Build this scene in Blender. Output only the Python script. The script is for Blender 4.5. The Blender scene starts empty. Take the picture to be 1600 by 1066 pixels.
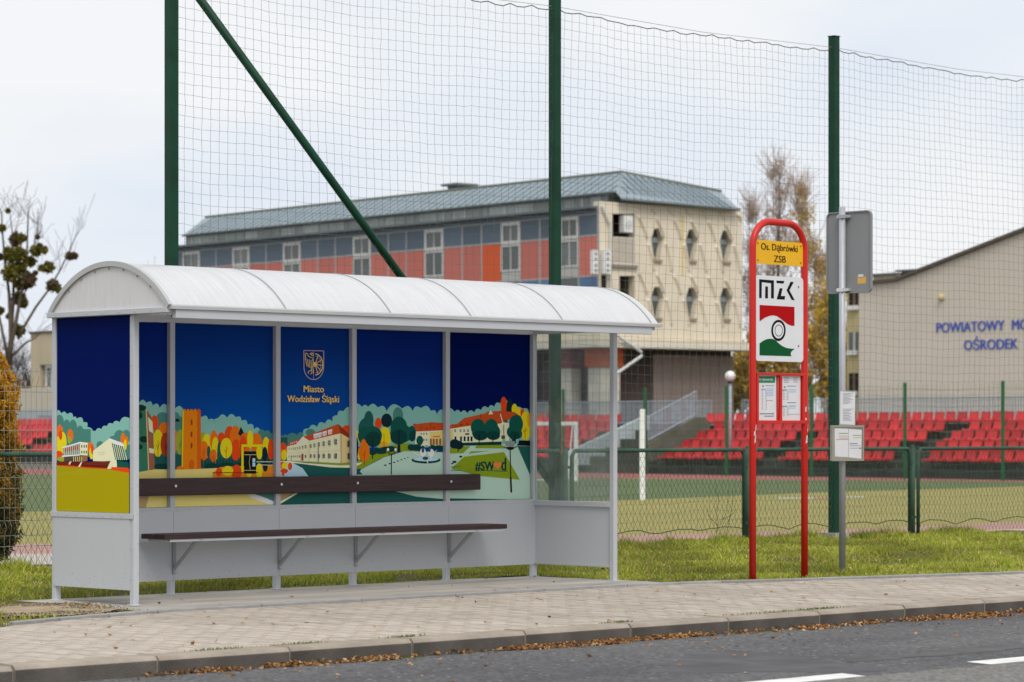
import bpy, bmesh, math, random
import numpy as np
from mathutils import Vector

random.seed(7)
rng = np.random.default_rng(7)
SC = bpy.context.scene
COL = SC.collection
R = math.radians

# ------------------------------------------------------------------ camera
F, HZ, CX, CH = 4500.0, 676.0, 800.0, 1.3      # focal length, horizon and centre in photo pixels, eye height
cam_d = bpy.data.cameras.new('camera')
cam = bpy.data.objects.new('camera', cam_d)
COL.objects.link(cam)
cam.location = (0, 0, CH)
cam.rotation_euler = (R(90), 0, 0)
cam_d.sensor_width = 36
cam_d.lens = F / 1600 * 36
cam_d.shift_y = (HZ - 533.0) / 1600
cam_d.clip_end = 6000
cam_d.dof.use_dof = True
cam_d.dof.focus_distance = 24.0
cam_d.dof.aperture_fstop = 4.0
SC.camera = cam

# ------------------------------------------------------------------ world, sun, exposure
SUN_EL, SUN_AZ = R(53), R(166)                  # azimuth clockwise from +Y (camera axis)
wd = bpy.data.worlds.new('World')
SC.world = wd
wd.use_nodes = True
nt = wd.node_tree
nt.nodes.clear()
wo = nt.nodes.new('ShaderNodeOutputWorld')
mixs = nt.nodes.new('ShaderNodeMixShader')
b1 = nt.nodes.new('ShaderNodeBackground')
b2 = nt.nodes.new('ShaderNodeBackground')
skt = nt.nodes.new('ShaderNodeTexSky')
skt.sky_type = 'NISHITA'
skt.sun_disc = False
skt.sun_elevation = SUN_EL
skt.sun_rotation = SUN_AZ
skt.dust_density = 2.0
b1.inputs[1].default_value = 0.10
tc = nt.nodes.new('ShaderNodeTexCoord')
mp = nt.nodes.new('ShaderNodeMapping')
mp.inputs['Scale'].default_value = (1.0, 1.0, 2.6)
nz = nt.nodes.new('ShaderNodeTexNoise')
nz.inputs['Scale'].default_value = 5.5
nz.inputs['Detail'].default_value = 5
nz.inputs['Roughness'].default_value = 0.5
rp = nt.nodes.new('ShaderNodeValToRGB')
rp.color_ramp.elements[0].position = 0.30
rp.color_ramp.elements[0].color = (0.76, 0.82, 0.915, 1)
rp.color_ramp.elements[1].position = 0.56
rp.color_ramp.elements[1].color = (0.915, 0.925, 0.94, 1)
b2.inputs[1].default_value = 1.04
mixs.inputs[0].default_value = 0.93
L = nt.links.new
L(skt.outputs[0], b1.inputs[0])
L(tc.outputs['Generated'], mp.inputs['Vector'])
L(mp.outputs[0], nz.inputs['Vector'])
L(nz.outputs[0], rp.inputs[0])
L(rp.outputs[0], b2.inputs[0])
L(b1.outputs[0], mixs.inputs[1])
L(b2.outputs[0], mixs.inputs[2])
L(mixs.outputs[0], wo.inputs[0])
sun_d = bpy.data.lights.new('sun', 'SUN')
sun_d.energy = 2.1
sun_d.angle = R(30)
sun_d.color = (1.0, 0.955, 0.88)
sun = bpy.data.objects.new('sun', sun_d)
COL.objects.link(sun)
sdir = Vector((math.sin(SUN_AZ) * math.cos(SUN_EL), math.cos(SUN_AZ) * math.cos(SUN_EL), math.sin(SUN_EL)))
sun.rotation_euler = (-sdir).to_track_quat('-Z', 'Y').to_euler()
sun.location = sdir * 60
vs = SC.view_settings
vs.view_transform = 'Standard'
vs.look = 'None'
vs.exposure = 0
vs.gamma = 1
vs.use_curve_mapping = False

# ------------------------------------------------------------------ helpers
class Frame:
    """a local frame standing on the ground: origin (X, Y), x axis turned by ang"""
    def __init__(s, o, ang):
        s.o = o; s.a = ang
        s.ex = (math.cos(ang), math.sin(ang)); s.ey = (-math.sin(ang), math.cos(ang))
    def w(s, x, y):
        return (s.o[0] + x * s.ex[0] + y * s.ey[0], s.o[1] + x * s.ex[1] + y * s.ey[1])
    def l(s, X, Y):
        dx, dy = X - s.o[0], Y - s.o[1]
        return (dx * s.ex[0] + dy * s.ex[1], dx * s.ey[0] + dy * s.ey[1])
    def ony(s, px, py, y=0.0):          # sight line -> (x, z) on the plane y = const
        r = (px - CX) / F
        Xb, Yb = s.w(0, y)
        x = (r * Yb - Xb) / (s.ex[0] - r * s.ex[1])
        Y = Yb + x * s.ex[1]
        return (x, CH - (py - HZ) * Y / F)
    def onx(s, px, py, x=0.0):          # sight line -> (y, z) on the plane x = const
        r = (px - CX) / F
        Xb, Yb = s.w(x, 0)
        y = (r * Yb - Xb) / (s.ey[0] - r * s.ey[1])
        Y = Yb + y * s.ey[1]
        return (y, CH - (py - HZ) * Y / F)
    def g(s, px, py, z=0.0):
        return s.l(*G(px, py, z))

def G(px, py, z=0.0):
    Y = (CH - z) * F / (py - HZ)
    return ((px - CX) / F * Y, Y)

def PT(px, py, Y):
    return ((px - CX) / F * Y, Y, CH - (py - HZ) * Y / F)

class MB:
    def __init__(s): s.v = []; s.f = []; s.m = []
    def add(s, vs, fs, m=0):
        n = len(s.v); s.v += [tuple(p) for p in vs]
        for f in fs: s.f.append(tuple(i + n for i in f)); s.m.append(m)
        return s
    def box(s, x0, x1, y0, y1, z0, z1, m=0):
        return s.add([(x0,y0,z0),(x1,y0,z0),(x1,y1,z0),(x0,y1,z0),(x0,y0,z1),(x1,y0,z1),(x1,y1,z1),(x0,y1,z1)],
                     [(0,3,2,1),(4,5,6,7),(0,1,5,4),(1,2,6,5),(2,3,7,6),(3,0,4,7)], m)
    def prism(s, pts, d, axis='y', m=0, a=0.0):
        """outline pts (2D) extruded from a to a+d along axis"""
        n = len(pts)
        def P(p, t):
            return {'y': (p[0], t, p[1]), 'x': (t, p[0], p[1]), 'z': (p[0], p[1], t)}[axis]
        vs = [P(p, a) for p in pts] + [P(p, a + d) for p in pts]
        fs = [tuple(range(n)), tuple(range(2*n-1, n-1, -1))]
        fs += [(i, (i+1) % n, n + (i+1) % n, n + i) for i in range(n)]
        return s.add(vs, fs, m)
    def tube(s, path, r, n=8, m=0, cap=True):
        path = [Vector(p) for p in path]
        rs = r if hasattr(r, '__len__') else [r] * len(path)
        up = None; rings = []
        for i, p in enumerate(path):
            t = (path[min(i+1, len(path)-1)] - path[max(i-1, 0)]).normalized()
            if up is None:
                up = Vector((0,0,1)) if abs(t.z) < 0.9 else Vector((1,0,0))
            a = t.cross(up)
            if a.length < 1e-5: a = t.orthogonal()
            a.normalize(); b = a.cross(t).normalized(); up = b
            rings.append([p + (a*math.cos(2*math.pi*k/n) + b*math.sin(2*math.pi*k/n)) * rs[i] for k in range(n)])
        vs = [q for rg in rings for q in rg]; fs = []
        for i in range(len(path)-1):
            for k in range(n):
                fs.append((i*n+k, i*n+(k+1)%n, (i+1)*n+(k+1)%n, (i+1)*n+k))
        if cap:
            fs.append(tuple(range(n-1,-1,-1))); fs.append(tuple((len(path)-1)*n+k for k in range(n)))
        return s.add(vs, fs, m)
    def strip(s, a, b, w, m=0):
        """thin square bar from a to b"""
        return s.tube([a, b], w, 4, m)
    def ball(s, c, r, nu=12, nv=8, m=0):
        vs = []; fs = []
        rx = r if hasattr(r, '__len__') else (r, r, r)
        for j in range(1, nv):
            th = math.pi * j / nv
            for i in range(nu):
                ph = 2*math.pi*i/nu
                vs.append((c[0]+rx[0]*math.sin(th)*math.cos(ph), c[1]+rx[1]*math.sin(th)*math.sin(ph), c[2]+rx[2]*math.cos(th)))
        vs.append((c[0],c[1],c[2]+rx[2])); vs.append((c[0],c[1],c[2]-rx[2]))
        T = len(vs)-2; B = T+1
        for j in range(nv-2):
            for i in range(nu):
                fs.append((j*nu+i, (j+1)*nu+i, (j+1)*nu+(i+1)%nu, j*nu+(i+1)%nu))
        for i in range(nu):
            fs.append((T, i, (i+1)%nu)); fs.append((B, (nv-2)*nu+(i+1)%nu, (nv-2)*nu+i))
        return s.add(vs, fs, m)
    def mesh(s, name, mats, smooth=False):
        me = bpy.data.meshes.new(name)
        me.from_pydata(s.v, [], s.f)
        for m in (mats if isinstance(mats, (list, tuple)) else [mats]): me.materials.append(m)
        if any(s.m): me.polygons.foreach_set('material_index', s.m)
        if smooth: me.polygons.foreach_set('use_smooth', [True]*len(me.polygons))
        me.update()
        return me
    def build(s, name, mats, parent=None, smooth=False, bevel=0, **tags):
        return ob(name, s.mesh(name, mats, smooth), parent, bevel, **tags)

def ob(name, data, parent=None, bevel=0, loc=None, rot=None, **tags):
    o = bpy.data.objects.new(name, data); COL.objects.link(o)
    if parent is not None: o.parent = parent
    if loc: o.location = loc
    if rot: o.rotation_euler = rot
    if bevel:
        b = o.modifiers.new('bevel', 'BEVEL'); b.width = bevel; b.segments = 2; b.limit_method = 'ANGLE'
    for k, v in tags.items(): o[k] = v
    return o

def thing(name, label, category, fr=None, loc=None, group=None):
    o = bpy.data.objects.new(name, None); COL.objects.link(o)
    o.empty_display_size = 0.2
    if fr is not None:
        o.location = (fr.o[0], fr.o[1], 0); o.rotation_euler = (0, 0, fr.a)
    if loc is not None: o.location = loc
    o['label'] = label; o['category'] = category
    if group: o['group'] = group
    return o

def np_mesh(name, V, Fc, mats, colors=None, loops=None):
    """fast mesh from numpy: V (n,3), Fc (m,k)"""
    me = bpy.data.meshes.new(name)
    m, k = Fc.shape
    me.vertices.add(len(V)); me.vertices.foreach_set('co', np.ascontiguousarray(V, dtype=np.float32).ravel())
    me.loops.add(m*k); me.loops.foreach_set('vertex_index', np.ascontiguousarray(Fc, dtype=np.int32).ravel())
    me.polygons.add(m)
    me.polygons.foreach_set('loop_start', np.arange(0, m*k, k, dtype=np.int32))
    me.polygons.foreach_set('loop_total', np.full(m, k, dtype=np.int32))
    for mm in (mats if isinstance(mats, (list, tuple)) else [mats]): me.materials.append(mm)
    if colors is not None:
        at = me.attributes.new('tint', 'FLOAT_COLOR', 'POINT')
        c = np.ones((len(V), 4), dtype=np.float32); c[:, :3] = colors
        at.data.foreach_set('color', c.ravel())
    me.update(calc_edges=True)
    return me

def lin(r, g, b):
    f = lambda c: (c/255/12.92) if c/255 <= 0.04045 else ((c/255+0.055)/1.055)**2.4
    return (f(r), f(g), f(b))

_mats = {}
def M(name, col, rough=0.6, spec=0.35, metal=0.0, var=0.0, scale=4.0, bump=0.0, bscale=40.0, var2=None, island=0.0, transl=0.0, tint=False, detail=4, coord='Object', stretch=None):
    if name in _mats: return _mats[name]
    m = bpy.data.materials.new(name); m.use_nodes = True
    n = m.node_tree.nodes; l = m.node_tree.links
    p = n['Principled BSDF']
    p.inputs['Base Color'].default_value = (*col, 1)
    p.inputs['Roughness'].default_value = rough
    p.inputs['Specular IOR Level'].default_value = spec
    p.inputs['Metallic'].default_value = metal
    tcn = n.new('ShaderNodeTexCoord')
    co = tcn.outputs[coord]
    if stretch:
        mpn = n.new('ShaderNodeMapping'); mpn.inputs['Scale'].default_value = stretch
        l.new(co, mpn.inputs['Vector']); co = mpn.outputs[0]
    cur = None
    if tint:
        a = n.new('ShaderNodeAttribute'); a.attribute_name = 'tint'; cur = a.outputs['Color']
    def mix(fac, c1, c2, blend='MIX'):
        x = n.new('ShaderNodeMix'); x.data_type = 'RGBA'; x.blend_type = blend
        for sck, val in ((x.inputs[0], fac), (x.inputs[6], c1), (x.inputs[7], c2)):
            if hasattr(val, 'is_linked') or hasattr(val, 'links'): l.new(val, sck)
            else: sck.default_value = val
        return x.outputs[2]
    if var or var2:
        t = n.new('ShaderNodeTexNoise'); t.inputs['Scale'].default_value = scale; t.inputs['Detail'].default_value = detail
        t.inputs['Roughness'].default_value = 0.62
        l.new(co, t.inputs['Vector'])
        rr = n.new('ShaderNodeValToRGB'); rr.color_ramp.elements[0].position = 0.3; rr.color_ramp.elements[1].position = 0.7
        l.new(t.outputs[0], rr.inputs[0])
        base = cur if cur is not None else (*col, 1)
        if var2:
            cur = mix(rr.outputs[0], base, (*var2, 1))
        else:
            lo = 1 - var; hi = 1 + var
            rr.color_ramp.elements[0].color = (lo, lo, lo, 1); rr.color_ramp.elements[1].color = (hi, hi, hi, 1)
            cur = mix(1.0, base, rr.outputs[0], 'MULTIPLY')
    if island:
        gi = n.new('ShaderNodeNewGeometry'); oi = n.new('ShaderNodeObjectInfo')
        ad = n.new('ShaderNodeMath'); ad.operation = 'ADD'
        l.new(gi.outputs['Random Per Island'], ad.inputs[0]); l.new(oi.outputs['Random'], ad.inputs[1])
        fr_ = n.new('ShaderNodeMath'); fr_.operation = 'FRACT'; l.new(ad.outputs[0], fr_.inputs[0])
        mr = n.new('ShaderNodeMapRange'); mr.inputs[3].default_value = 1 - island; mr.inputs[4].default_value = 1 + island
        l.new(fr_.outputs[0], mr.inputs[0])
        cb = n.new('ShaderNodeCombineColor')
        for i in range(3): l.new(mr.outputs[0], cb.inputs[i])
        cur = mix(1.0, cur if cur is not None else (*col, 1), cb.outputs[0], 'MULTIPLY')
    if cur is not None: l.new(cur, p.inputs['Base Color'])
    if bump:
        t2 = n.new('ShaderNodeTexNoise'); t2.inputs['Scale'].default_value = bscale; t2.inputs['Detail'].default_value = 6
        l.new(co, t2.inputs['Vector'])
        bp = n.new('ShaderNodeBump'); bp.inputs['Strength'].default_value = bump; bp.inputs['Distance'].default_value = 0.01
        l.new(t2.outputs[0], bp.inputs['Height']); l.new(bp.outputs[0], p.inputs['Normal'])
    if transl:
        tr = n.new('ShaderNodeBsdfTranslucent'); ms = n.new('ShaderNodeMixShader')
        ms.inputs[0].default_value = transl
        if cur is not None: l.new(cur, tr.inputs[0])
        else: tr.inputs[0].default_value = (*col, 1)
        l.new(p.outputs[0], ms.inputs[1]); l.new(tr.outputs[0], ms.inputs[2])
        l.new(ms.outputs[0], n['Material Output'].inputs[0])
    _mats[name] = m
    return m

def glass_mat(name, tint, gloss=0.08, haze=0.05):
    m = bpy.data.materials.new(name); m.use_nodes = True
    n = m.node_tree.nodes; l = m.node_tree.links; n.remove(n['Principled BSDF'])
    t = n.new('ShaderNodeBsdfTransparent'); t.inputs[0].default_value = (*tint, 1)
    g = n.new('ShaderNodeBsdfGlossy'); g.inputs['Roughness'].default_value = 0.05
    d = n.new('ShaderNodeBsdfDiffuse'); d.inputs[0].default_value = (0.6, 0.62, 0.62, 1)
    a = n.new('ShaderNodeMixShader'); a.inputs[0].default_value = gloss
    b = n.new('ShaderNodeMixShader')
    tcn = n.new('ShaderNodeTexCoord'); nz_ = n.new('ShaderNodeTexNoise'); nz_.inputs['Scale'].default_value = 3.5; nz_.inputs['Detail'].default_value = 5
    mr = n.new('ShaderNodeMapRange'); mr.inputs[1].default_value = 0.3; mr.inputs[2].default_value = 0.8
    mr.inputs[3].default_value = haze * 0.5; mr.inputs[4].default_value = haze * 1.8
    l.new(tcn.outputs['Object'], nz_.inputs['Vector']); l.new(nz_.outputs[0], mr.inputs[0]); l.new(mr.outputs[0], b.inputs[0])
    l.new(t.outputs[0], a.inputs[1]); l.new(g.outputs[0], a.inputs[2])
    l.new(a.outputs[0], b.inputs[1]); l.new(d.outputs[0], b.inputs[2])
    l.new(b.outputs[0], n['Material Output'].inputs[0])
    return m

def text_mb(body, width, cap, embolden=0.0, spacing=1.0):
    """flat lettering centred on (0, 0) in x-z, cap height and width given; returns (verts, faces)"""
    cu = bpy.data.curves.new('lettering', 'FONT'); cu.body = body; cu.size = 1.0
    cu.align_x = 'CENTER'; cu.offset = embolden; cu.space_character = spacing; cu.resolution_u = 3
    o = bpy.data.objects.new('lettering', cu); COL.objects.link(o)
    dg = bpy.context.evaluated_depsgraph_get()
    me = bpy.data.meshes.new_from_object(o.evaluated_get(dg))
    V = np.array([v.co[:] for v in me.vertices]); Fs = [tuple(p.vertices) for p in me.polygons]
    bpy.data.objects.remove(o); bpy.data.curves.remove(cu); bpy.data.meshes.remove(me)
    x0, x1 = V[:,0].min(), V[:,0].max()
    V[:,0] = (V[:,0] - (x0+x1)/2) * (width/(x1-x0)); V[:,1] *= cap/0.73
    return V, Fs

def add_text(mb, body, x, z, width, cap, y, m=0, embolden=0.0):
    V, Fs = text_mb(body, width, cap)
    for k, dx in enumerate((0,) if not embolden else (-embolden*cap, 0, embolden*cap)):
        mb.add([(x+p[0]+dx, y-k*0.0001, z+p[1]) for p in V], Fs, m)

def plate(outer, holes, d, axis, a, mat, name, parent, **tags):
    """a plate with holes; outline and holes are 2D"""
    bm = bmesh.new()
    def P(p, t): return {'y': (p[0], t, p[1]), 'x': (t, p[0], p[1])}[axis]
    for t in (a, a + d):
        es = []
        for lp in [outer] + holes:
            vs_ = [bm.verts.new(P(p, t)) for p in lp]
            for i in range(len(vs_)): es.append(bm.edges.new((vs_[i], vs_[(i+1) % len(vs_)])))
        bmesh.ops.triangle_fill(bm, use_beauty=True, use_dissolve=False, edges=es)
    for lp in [outer] + holes:
        n = len(lp)
        for i in range(n):
            p, q = lp[i], lp[(i+1) % n]
            vv = [bm.verts.new(P(p, a)), bm.verts.new(P(q, a)), bm.verts.new(P(q, a+d)), bm.verts.new(P(p, a+d))]
            bm.faces.new(vv)
    bmesh.ops.remove_doubles(bm, verts=bm.verts, dist=1e-5)
    bmesh.ops.recalc_face_normals(bm, faces=bm.faces)
    me = bpy.data.meshes.new(name); bm.to_mesh(me); bm.free(); me.materials.append(mat)
    return ob(name, me, parent, **tags)

# ------------------------------------------------------------------ materials
grey_paint = M('grey powder coat', (0.49, 0.51, 0.54), 0.42, 0.4, var=0.035, scale=3.0)
grey_sheet = M('grey sheet steel', (0.51, 0.53, 0.56), 0.42, 0.4, var=0.025, scale=1.4, stretch=(1,1,0.5))
alu = M('aluminium trim', (0.5, 0.5, 0.5), 0.38, 0.5, metal=0.35, var=0.05)
poly_white = M('opal polycarbonate', (0.86, 0.865, 0.88), 0.22, 0.5, var=0.075, scale=3.0, detail=8, transl=0.42, stretch=(14, 0.7, 0.7))
gable_white = M('opal gable sheet', (0.66, 0.65, 0.655), 0.4, 0.4, var=0.05, scale=5.0, stretch=(1, 6, 1))
seam_grey = M('rib cover strip', (0.34, 0.35, 0.37), 0.5)
wood = M('stained bench wood', (0.040, 0.017, 0.018), 0.5, 0.4, var=0.4, scale=9.0, stretch=(0.35, 6, 6), bump=0.25, bscale=30)
steel = M('bright bolt steel', (0.75, 0.75, 0.74), 0.3, 0.5, metal=0.7)
green_paint = M('dark green paint', (0.004, 0.046, 0.023), 0.5, 0.25, var=0.3, scale=3.0)
green_dull = M('weathered green paint', (0.042, 0.090, 0.064), 0.7, 0.2, var=0.35, scale=4.0)
net_mat = M('net twine', (0.085, 0.14, 0.115), 0.8, 0.2, var=0.25, scale=2.0)
wire_mat = M('green coated wire', (0.02, 0.06, 0.04), 0.55, 0.3, var=0.2, scale=2.0)
galv = M('galvanised wire', (0.30, 0.285, 0.235), 0.5, 0.4)
red_paint = M('red sign paint', (0.56, 0.012, 0.006), 0.38, 0.45, var=0.08, scale=4.0)
kerb_face = M('grimy shaded kerb face', (0.105, 0.094, 0.083), 0.9, 0.15, var=0.3, scale=2.5, bump=0.5, bscale=90, island=0.10, detail=6)  # splash grime plus the upright face's shade, both in one colour
concrete_kerb = M('kerb concrete', (0.33, 0.285, 0.235), 0.9, 0.15, var=0.22, scale=3.5, bump=0.5, bscale=90, island=0.07)
paver_edge = M('paver shaded edge', (0.315, 0.27, 0.22), 0.95, 0.1, var=0.3, scale=5)  # shade in the chamfers between pavers, painted into the edge colour
paver_mat = M('paver concrete', (0.425, 0.378, 0.325), 0.9, 0.15, var=0.19, scale=0.9, bump=0.4, bscale=80, island=0.07, detail=8)
joint_mat = M('joint sand', (0.09, 0.075, 0.06), 0.95, 0.1, var=0.2, scale=8)
slab_mat = M('old slab concrete', (0.385, 0.36, 0.325), 0.9, 0.15, var=0.28, scale=1.6, bump=0.4, bscale=60, stretch=(0.5, 2.2, 1), detail=7)
edging_mat = M('edging concrete', (0.31, 0.305, 0.30), 0.9, 0.15, var=0.15, scale=4, bump=0.4, bscale=60, island=0.08)
dirt_mat = M('bare dirt', (0.27, 0.20, 0.13), 0.95, 0.1, var2=(0.42, 0.345, 0.25), scale=6.0, detail=9, bump=0.8, bscale=25)
soil_mat = M('verge soil', (0.085, 0.085, 0.028), 0.95, 0.1, var2=(0.12, 0.10, 0.045), scale=2.5, bump=0.6, bscale=20)
blade_mat = M('grass blades', (0.1, 0.15, 0.03), 0.55, 0.25, transl=0.3, tint=True)
litter_mat = M('dead leaves', (0.2, 0.1, 0.04), 0.7, 0.2, transl=0.15, tint=True)
leaf_mat = M('tree leaves', (0.2, 0.1, 0.04), 0.6, 0.2, transl=0.4, tint=True)
white_metal = M('white paint', (0.78, 0.78, 0.77), 0.4, 0.4, var=0.06)

def asphalt(name, c, dark):
    m = M(name, c, 0.85, 0.25, var2=dark, scale=0.35, bump=0.7, bscale=120, stretch=(0.45, 1.4, 1))
    n = m.node_tree.nodes; l = m.node_tree.links; p = n['Principled BSDF']
    src = p.inputs['Base Color'].links[0].from_socket
    tcn = n.new('ShaderNodeTexCoord')
    v = n.new('ShaderNodeTexVoronoi'); v.inputs['Scale'].default_value = 38
    l.new(tcn.outputs['Object'], v.inputs['Vector'])
    cr = n.new('ShaderNodeMapRange'); cr.inputs[1].default_value = 0; cr.inputs[2].default_value = 1; cr.inputs[3].default_value = 0.55; cr.inputs[4].default_value = 1.5
    l.new(v.outputs['Color'], cr.inputs[0])
    cb = n.new('ShaderNodeCombineColor')
    for i in range(3): l.new(cr.outputs[0], cb.inputs[i])
    x = n.new('ShaderNodeMix'); x.data_type = 'RGBA'; x.blend_type = 'MULTIPLY'; x.inputs[0].default_value = 1
    l.new(src, x.inputs[6]); l.new(cb.outputs[0], x.inputs[7])
    # pale chips of aggregate and grit
    v2 = n.new('ShaderNodeTexVoronoi'); v2.inputs['Scale'].default_value = 9
    l.new(tcn.outputs['Object'], v2.inputs['Vector'])
    ls = n.new('ShaderNodeMath'); ls.operation = 'LESS_THAN'; ls.inputs[1].default_value = 0.13
    l.new(v2.outputs['Distance'], ls.inputs[0])
    y = n.new('ShaderNodeMix'); y.data_type = 'RGBA'
    mu = n.new('ShaderNodeMath'); mu.operation = 'MULTIPLY'; mu.inputs[1].default_value = 0.7
    l.new(ls.outputs[0], mu.inputs[0]); l.new(mu.outputs[0], y.inputs[0])
    l.new(x.outputs[2], y.inputs[6]); y.inputs[7].default_value = (0.36, 0.36, 0.37, 1)
    l.new(y.outputs[2], p.inputs['Base Color'])
    return m
asphalt_near = asphalt('asphalt', (0.135, 0.132, 0.134), (0.07, 0.069, 0.073))
asphalt_pale = asphalt('pale asphalt', (0.185, 0.18, 0.165), (0.16, 0.157, 0.15))

# ------------------------------------------------------------------ main frames
A1 = math.atan2(4500, 4600)                                  # kerb, shelter and fence run this way
O = G(88, 938)
S = Frame(O, A1)                                             # shelter frame: x along the kerb, y away from the road
A2 = math.atan2(-4500, 3570)                                 # stand and school face this way
ZS = -0.3                                                    # level of the sports ground
ZR = -0.11                                                   # level of the road
KV = 5.05                                                    # kerb face (metres in front of the shelter's back wall)
FY = -S.g(1163, 850)[1] * -1                                 # y of the low fence line
FY = S.g(1163, 850)[1]

def edge_v(u):                                               # back edge of the pavement
    pts = [(-40, 3.6), (-6, 3.2), (-3.2, 2.62), (-2.4, 2.35), (-1.3, 1.98), (-0.2, 1.78), (5.2, 1.74), (5.8, 2.02), (8.8, 2.75), (14, 3.2), (40, 3.4)]
    return float(np.interp(u, [p[0] for p in pts], [p[1] for p in pts]))

# ------------------------------------------------------------------ the setting: ground, road, pavement
MB().add([(-2500,-2500,-0.52),(2500,-2500,-0.52),(2500,2500,-0.52),(-2500,2500,-0.52)], [(0,1,2,3)]).build(
    'ground', M('far ground', (0.075, 0.085, 0.04), 0.95, 0.1, var2=(0.10, 0.10, 0.06), scale=0.02, coord='Object'), kind='structure')

def Sroot(name, kind='structure'):
    o = bpy.data.objects.new(name, None); COL.objects.link(o); o.location = (S.o[0], S.o[1], 0); o.rotation_euler = (0,0,S.a)
    if kind: o['kind'] = kind
    return o

def place(o):
    o.location = (S.o[0], S.o[1], 0); o.rotation_euler = (0, 0, S.a); return o

road = MB().box(-160, 160, -12.95-12, -KV+0.02, ZR-0.3, ZR)
place(road.build('road', asphalt_near, kind='structure'))
lane = MB().add([(-160,-24.9,ZR+0.004),(160,-24.9,ZR+0.004),(160,-7.98,ZR+0.004),(-160,-7.98,ZR+0.004)], [(0,1,2,3)])
place(lane.build('road_lane', asphalt_pale, kind='structure'))
mk = M('road marking paint', (0.72, 0.72, 0.70), 0.7, 0.2, var=0.14, scale=6, bump=0.4, bscale=90)
for k in range(-3, 5):
    u0 = 1.22 + k*5.1 if k >= 0 else 1.22 + k*5.1
    d = MB().add([(u0,-7.96,ZR+0.0025),(u0+3.9,-7.96,ZR+0.0025),(u0+3.95,-7.74,ZR+0.0025),(u0+0.05,-7.74,ZR+0.0025)], [(0,1,2,3)])
    place(d.build('road_marking', mk, kind='structure'))
tar_m = M('worn tar', (0.088, 0.086, 0.09), 0.8, 0.3, var=0.25, scale=3, bump=0.6, bscale=120)
def on_road(pts, z):
    return [(*S.g(px, py, ZR), z) for px, py in pts]
def ragged(pts, n=5, a=0.025):
    out_ = []
    for p, q in zip(pts, pts[1:]+pts[:1]):
        for k in range(n):
            t = k/n; out_.append((p[0]+(q[0]-p[0])*t+random.gauss(0, a), p[1]+(q[1]-p[1])*t+random.gauss(0, a), p[2]))
    return out_
pt = ragged(on_road([(985,1051),(1050,1040),(1070,1024),(1100,1018),(1150,1016),(1215,1021),(1290,1032),(1345,1040),(1392,1049),(1330,1052),(1240,1050),(1150,1051),(1060,1053)], ZR+0.001))
place(MB().add(pt, [tuple(range(len(pt)))[::-1]]).build('tar_patch', tar_m, kind='structure'))
pt = ragged(on_road([(1315,1028),(1400,1023),(1500,1013),(1600,1005),(1700,995),(1700,1002),(1600,1013),(1500,1022),(1400,1031),(1325,1036)], ZR+0.0018))
place(MB().add(pt, [tuple(range(len(pt)))[::-1]]).build('tar_patch', M('old tar seam', (0.105, 0.10, 0.10), 0.85, 0.25, var=0.25, scale=3, bump=0.6, bscale=120), kind='structure'))

# kerb: one stone per metre
kerb = Sroot('kerb')
u_joint = S.g(245, 1026)[0]
km = []
for q in range(3):
    mbk = MB()
    L_ = 0.988; c = 0.018
    prof = [(-KV, ZR-0.2), (-KV+0.004, -c-0.006), (-KV+c+0.006, -0.002), (-KV+0.19, 0.0), (-KV+0.19, ZR-0.2)]
    mbk.prism(prof, L_, 'x', 0, 0.0)
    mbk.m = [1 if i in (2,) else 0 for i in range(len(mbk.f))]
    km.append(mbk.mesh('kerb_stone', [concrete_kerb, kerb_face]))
for k in range(-14, 22):
    ob('kerb_stone', km[k % 3], kerb, bevel=0.006, loc=(u_joint + k*1.0 + 0.006, random.uniform(-0.006, 0.004), random.uniform(-0.004, 0.004)))
MB().box(u_joint-14, u_joint+22, -KV+0.03, -KV+0.16, ZR-0.25, -0.03).build('mortar_bed', joint_mat, kerb)

# pavement: sand bed, pavers, edging
pave = Sroot('pavement')
bed = MB()
us = np.arange(-14, 22.01, 0.25)
vs_ = []
for u in us: vs_ += [(u, -KV+0.19, -0.006), (u, -edge_v(u)-0.03, -0.006)]
bed.add(vs_, [(2*i, 2*i+2, 2*i+3, 2*i+1) for i in range(len(us)-1)]).build('sand_bed', joint_mat, pave)
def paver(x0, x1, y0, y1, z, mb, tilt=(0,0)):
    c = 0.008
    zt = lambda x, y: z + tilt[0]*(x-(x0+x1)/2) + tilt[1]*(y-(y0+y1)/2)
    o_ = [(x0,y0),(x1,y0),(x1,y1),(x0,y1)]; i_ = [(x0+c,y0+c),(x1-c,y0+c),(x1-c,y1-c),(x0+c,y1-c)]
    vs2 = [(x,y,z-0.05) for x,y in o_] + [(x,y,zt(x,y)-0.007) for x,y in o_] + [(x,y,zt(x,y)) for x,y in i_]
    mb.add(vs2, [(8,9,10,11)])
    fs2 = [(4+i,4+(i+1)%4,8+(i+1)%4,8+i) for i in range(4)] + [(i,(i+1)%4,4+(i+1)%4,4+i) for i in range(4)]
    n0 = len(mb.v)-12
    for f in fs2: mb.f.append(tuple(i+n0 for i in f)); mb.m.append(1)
cells = []
W_, L2 = 0.1, 0.2
ci = 0
u = -13.9
while u < 21.5:
    v = KV - 0.195 - (0.1 if ci % 2 else 0.0)
    if ci % 2: cells.append((u, KV-0.195-0.1, 0.1))
    while v - L2 > edge_v(u+0.05) + 0.0:
        cells.append((u, v-L2, L2)); v -= L2
    rest = v - edge_v(u+0.05) - 0.01
    if rest > 0.03: cells.append((u, v-rest, rest))
    u += W_; ci += 1
def vis(c):
    X, Y = S.w(c[0]+0.05, -(c[1]+0.1)); px = CX + F*X/Y; py = HZ + F*CH/Y
    return (Y, 0 <= px <= 1600 and py <= 1066)
scored = []
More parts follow.
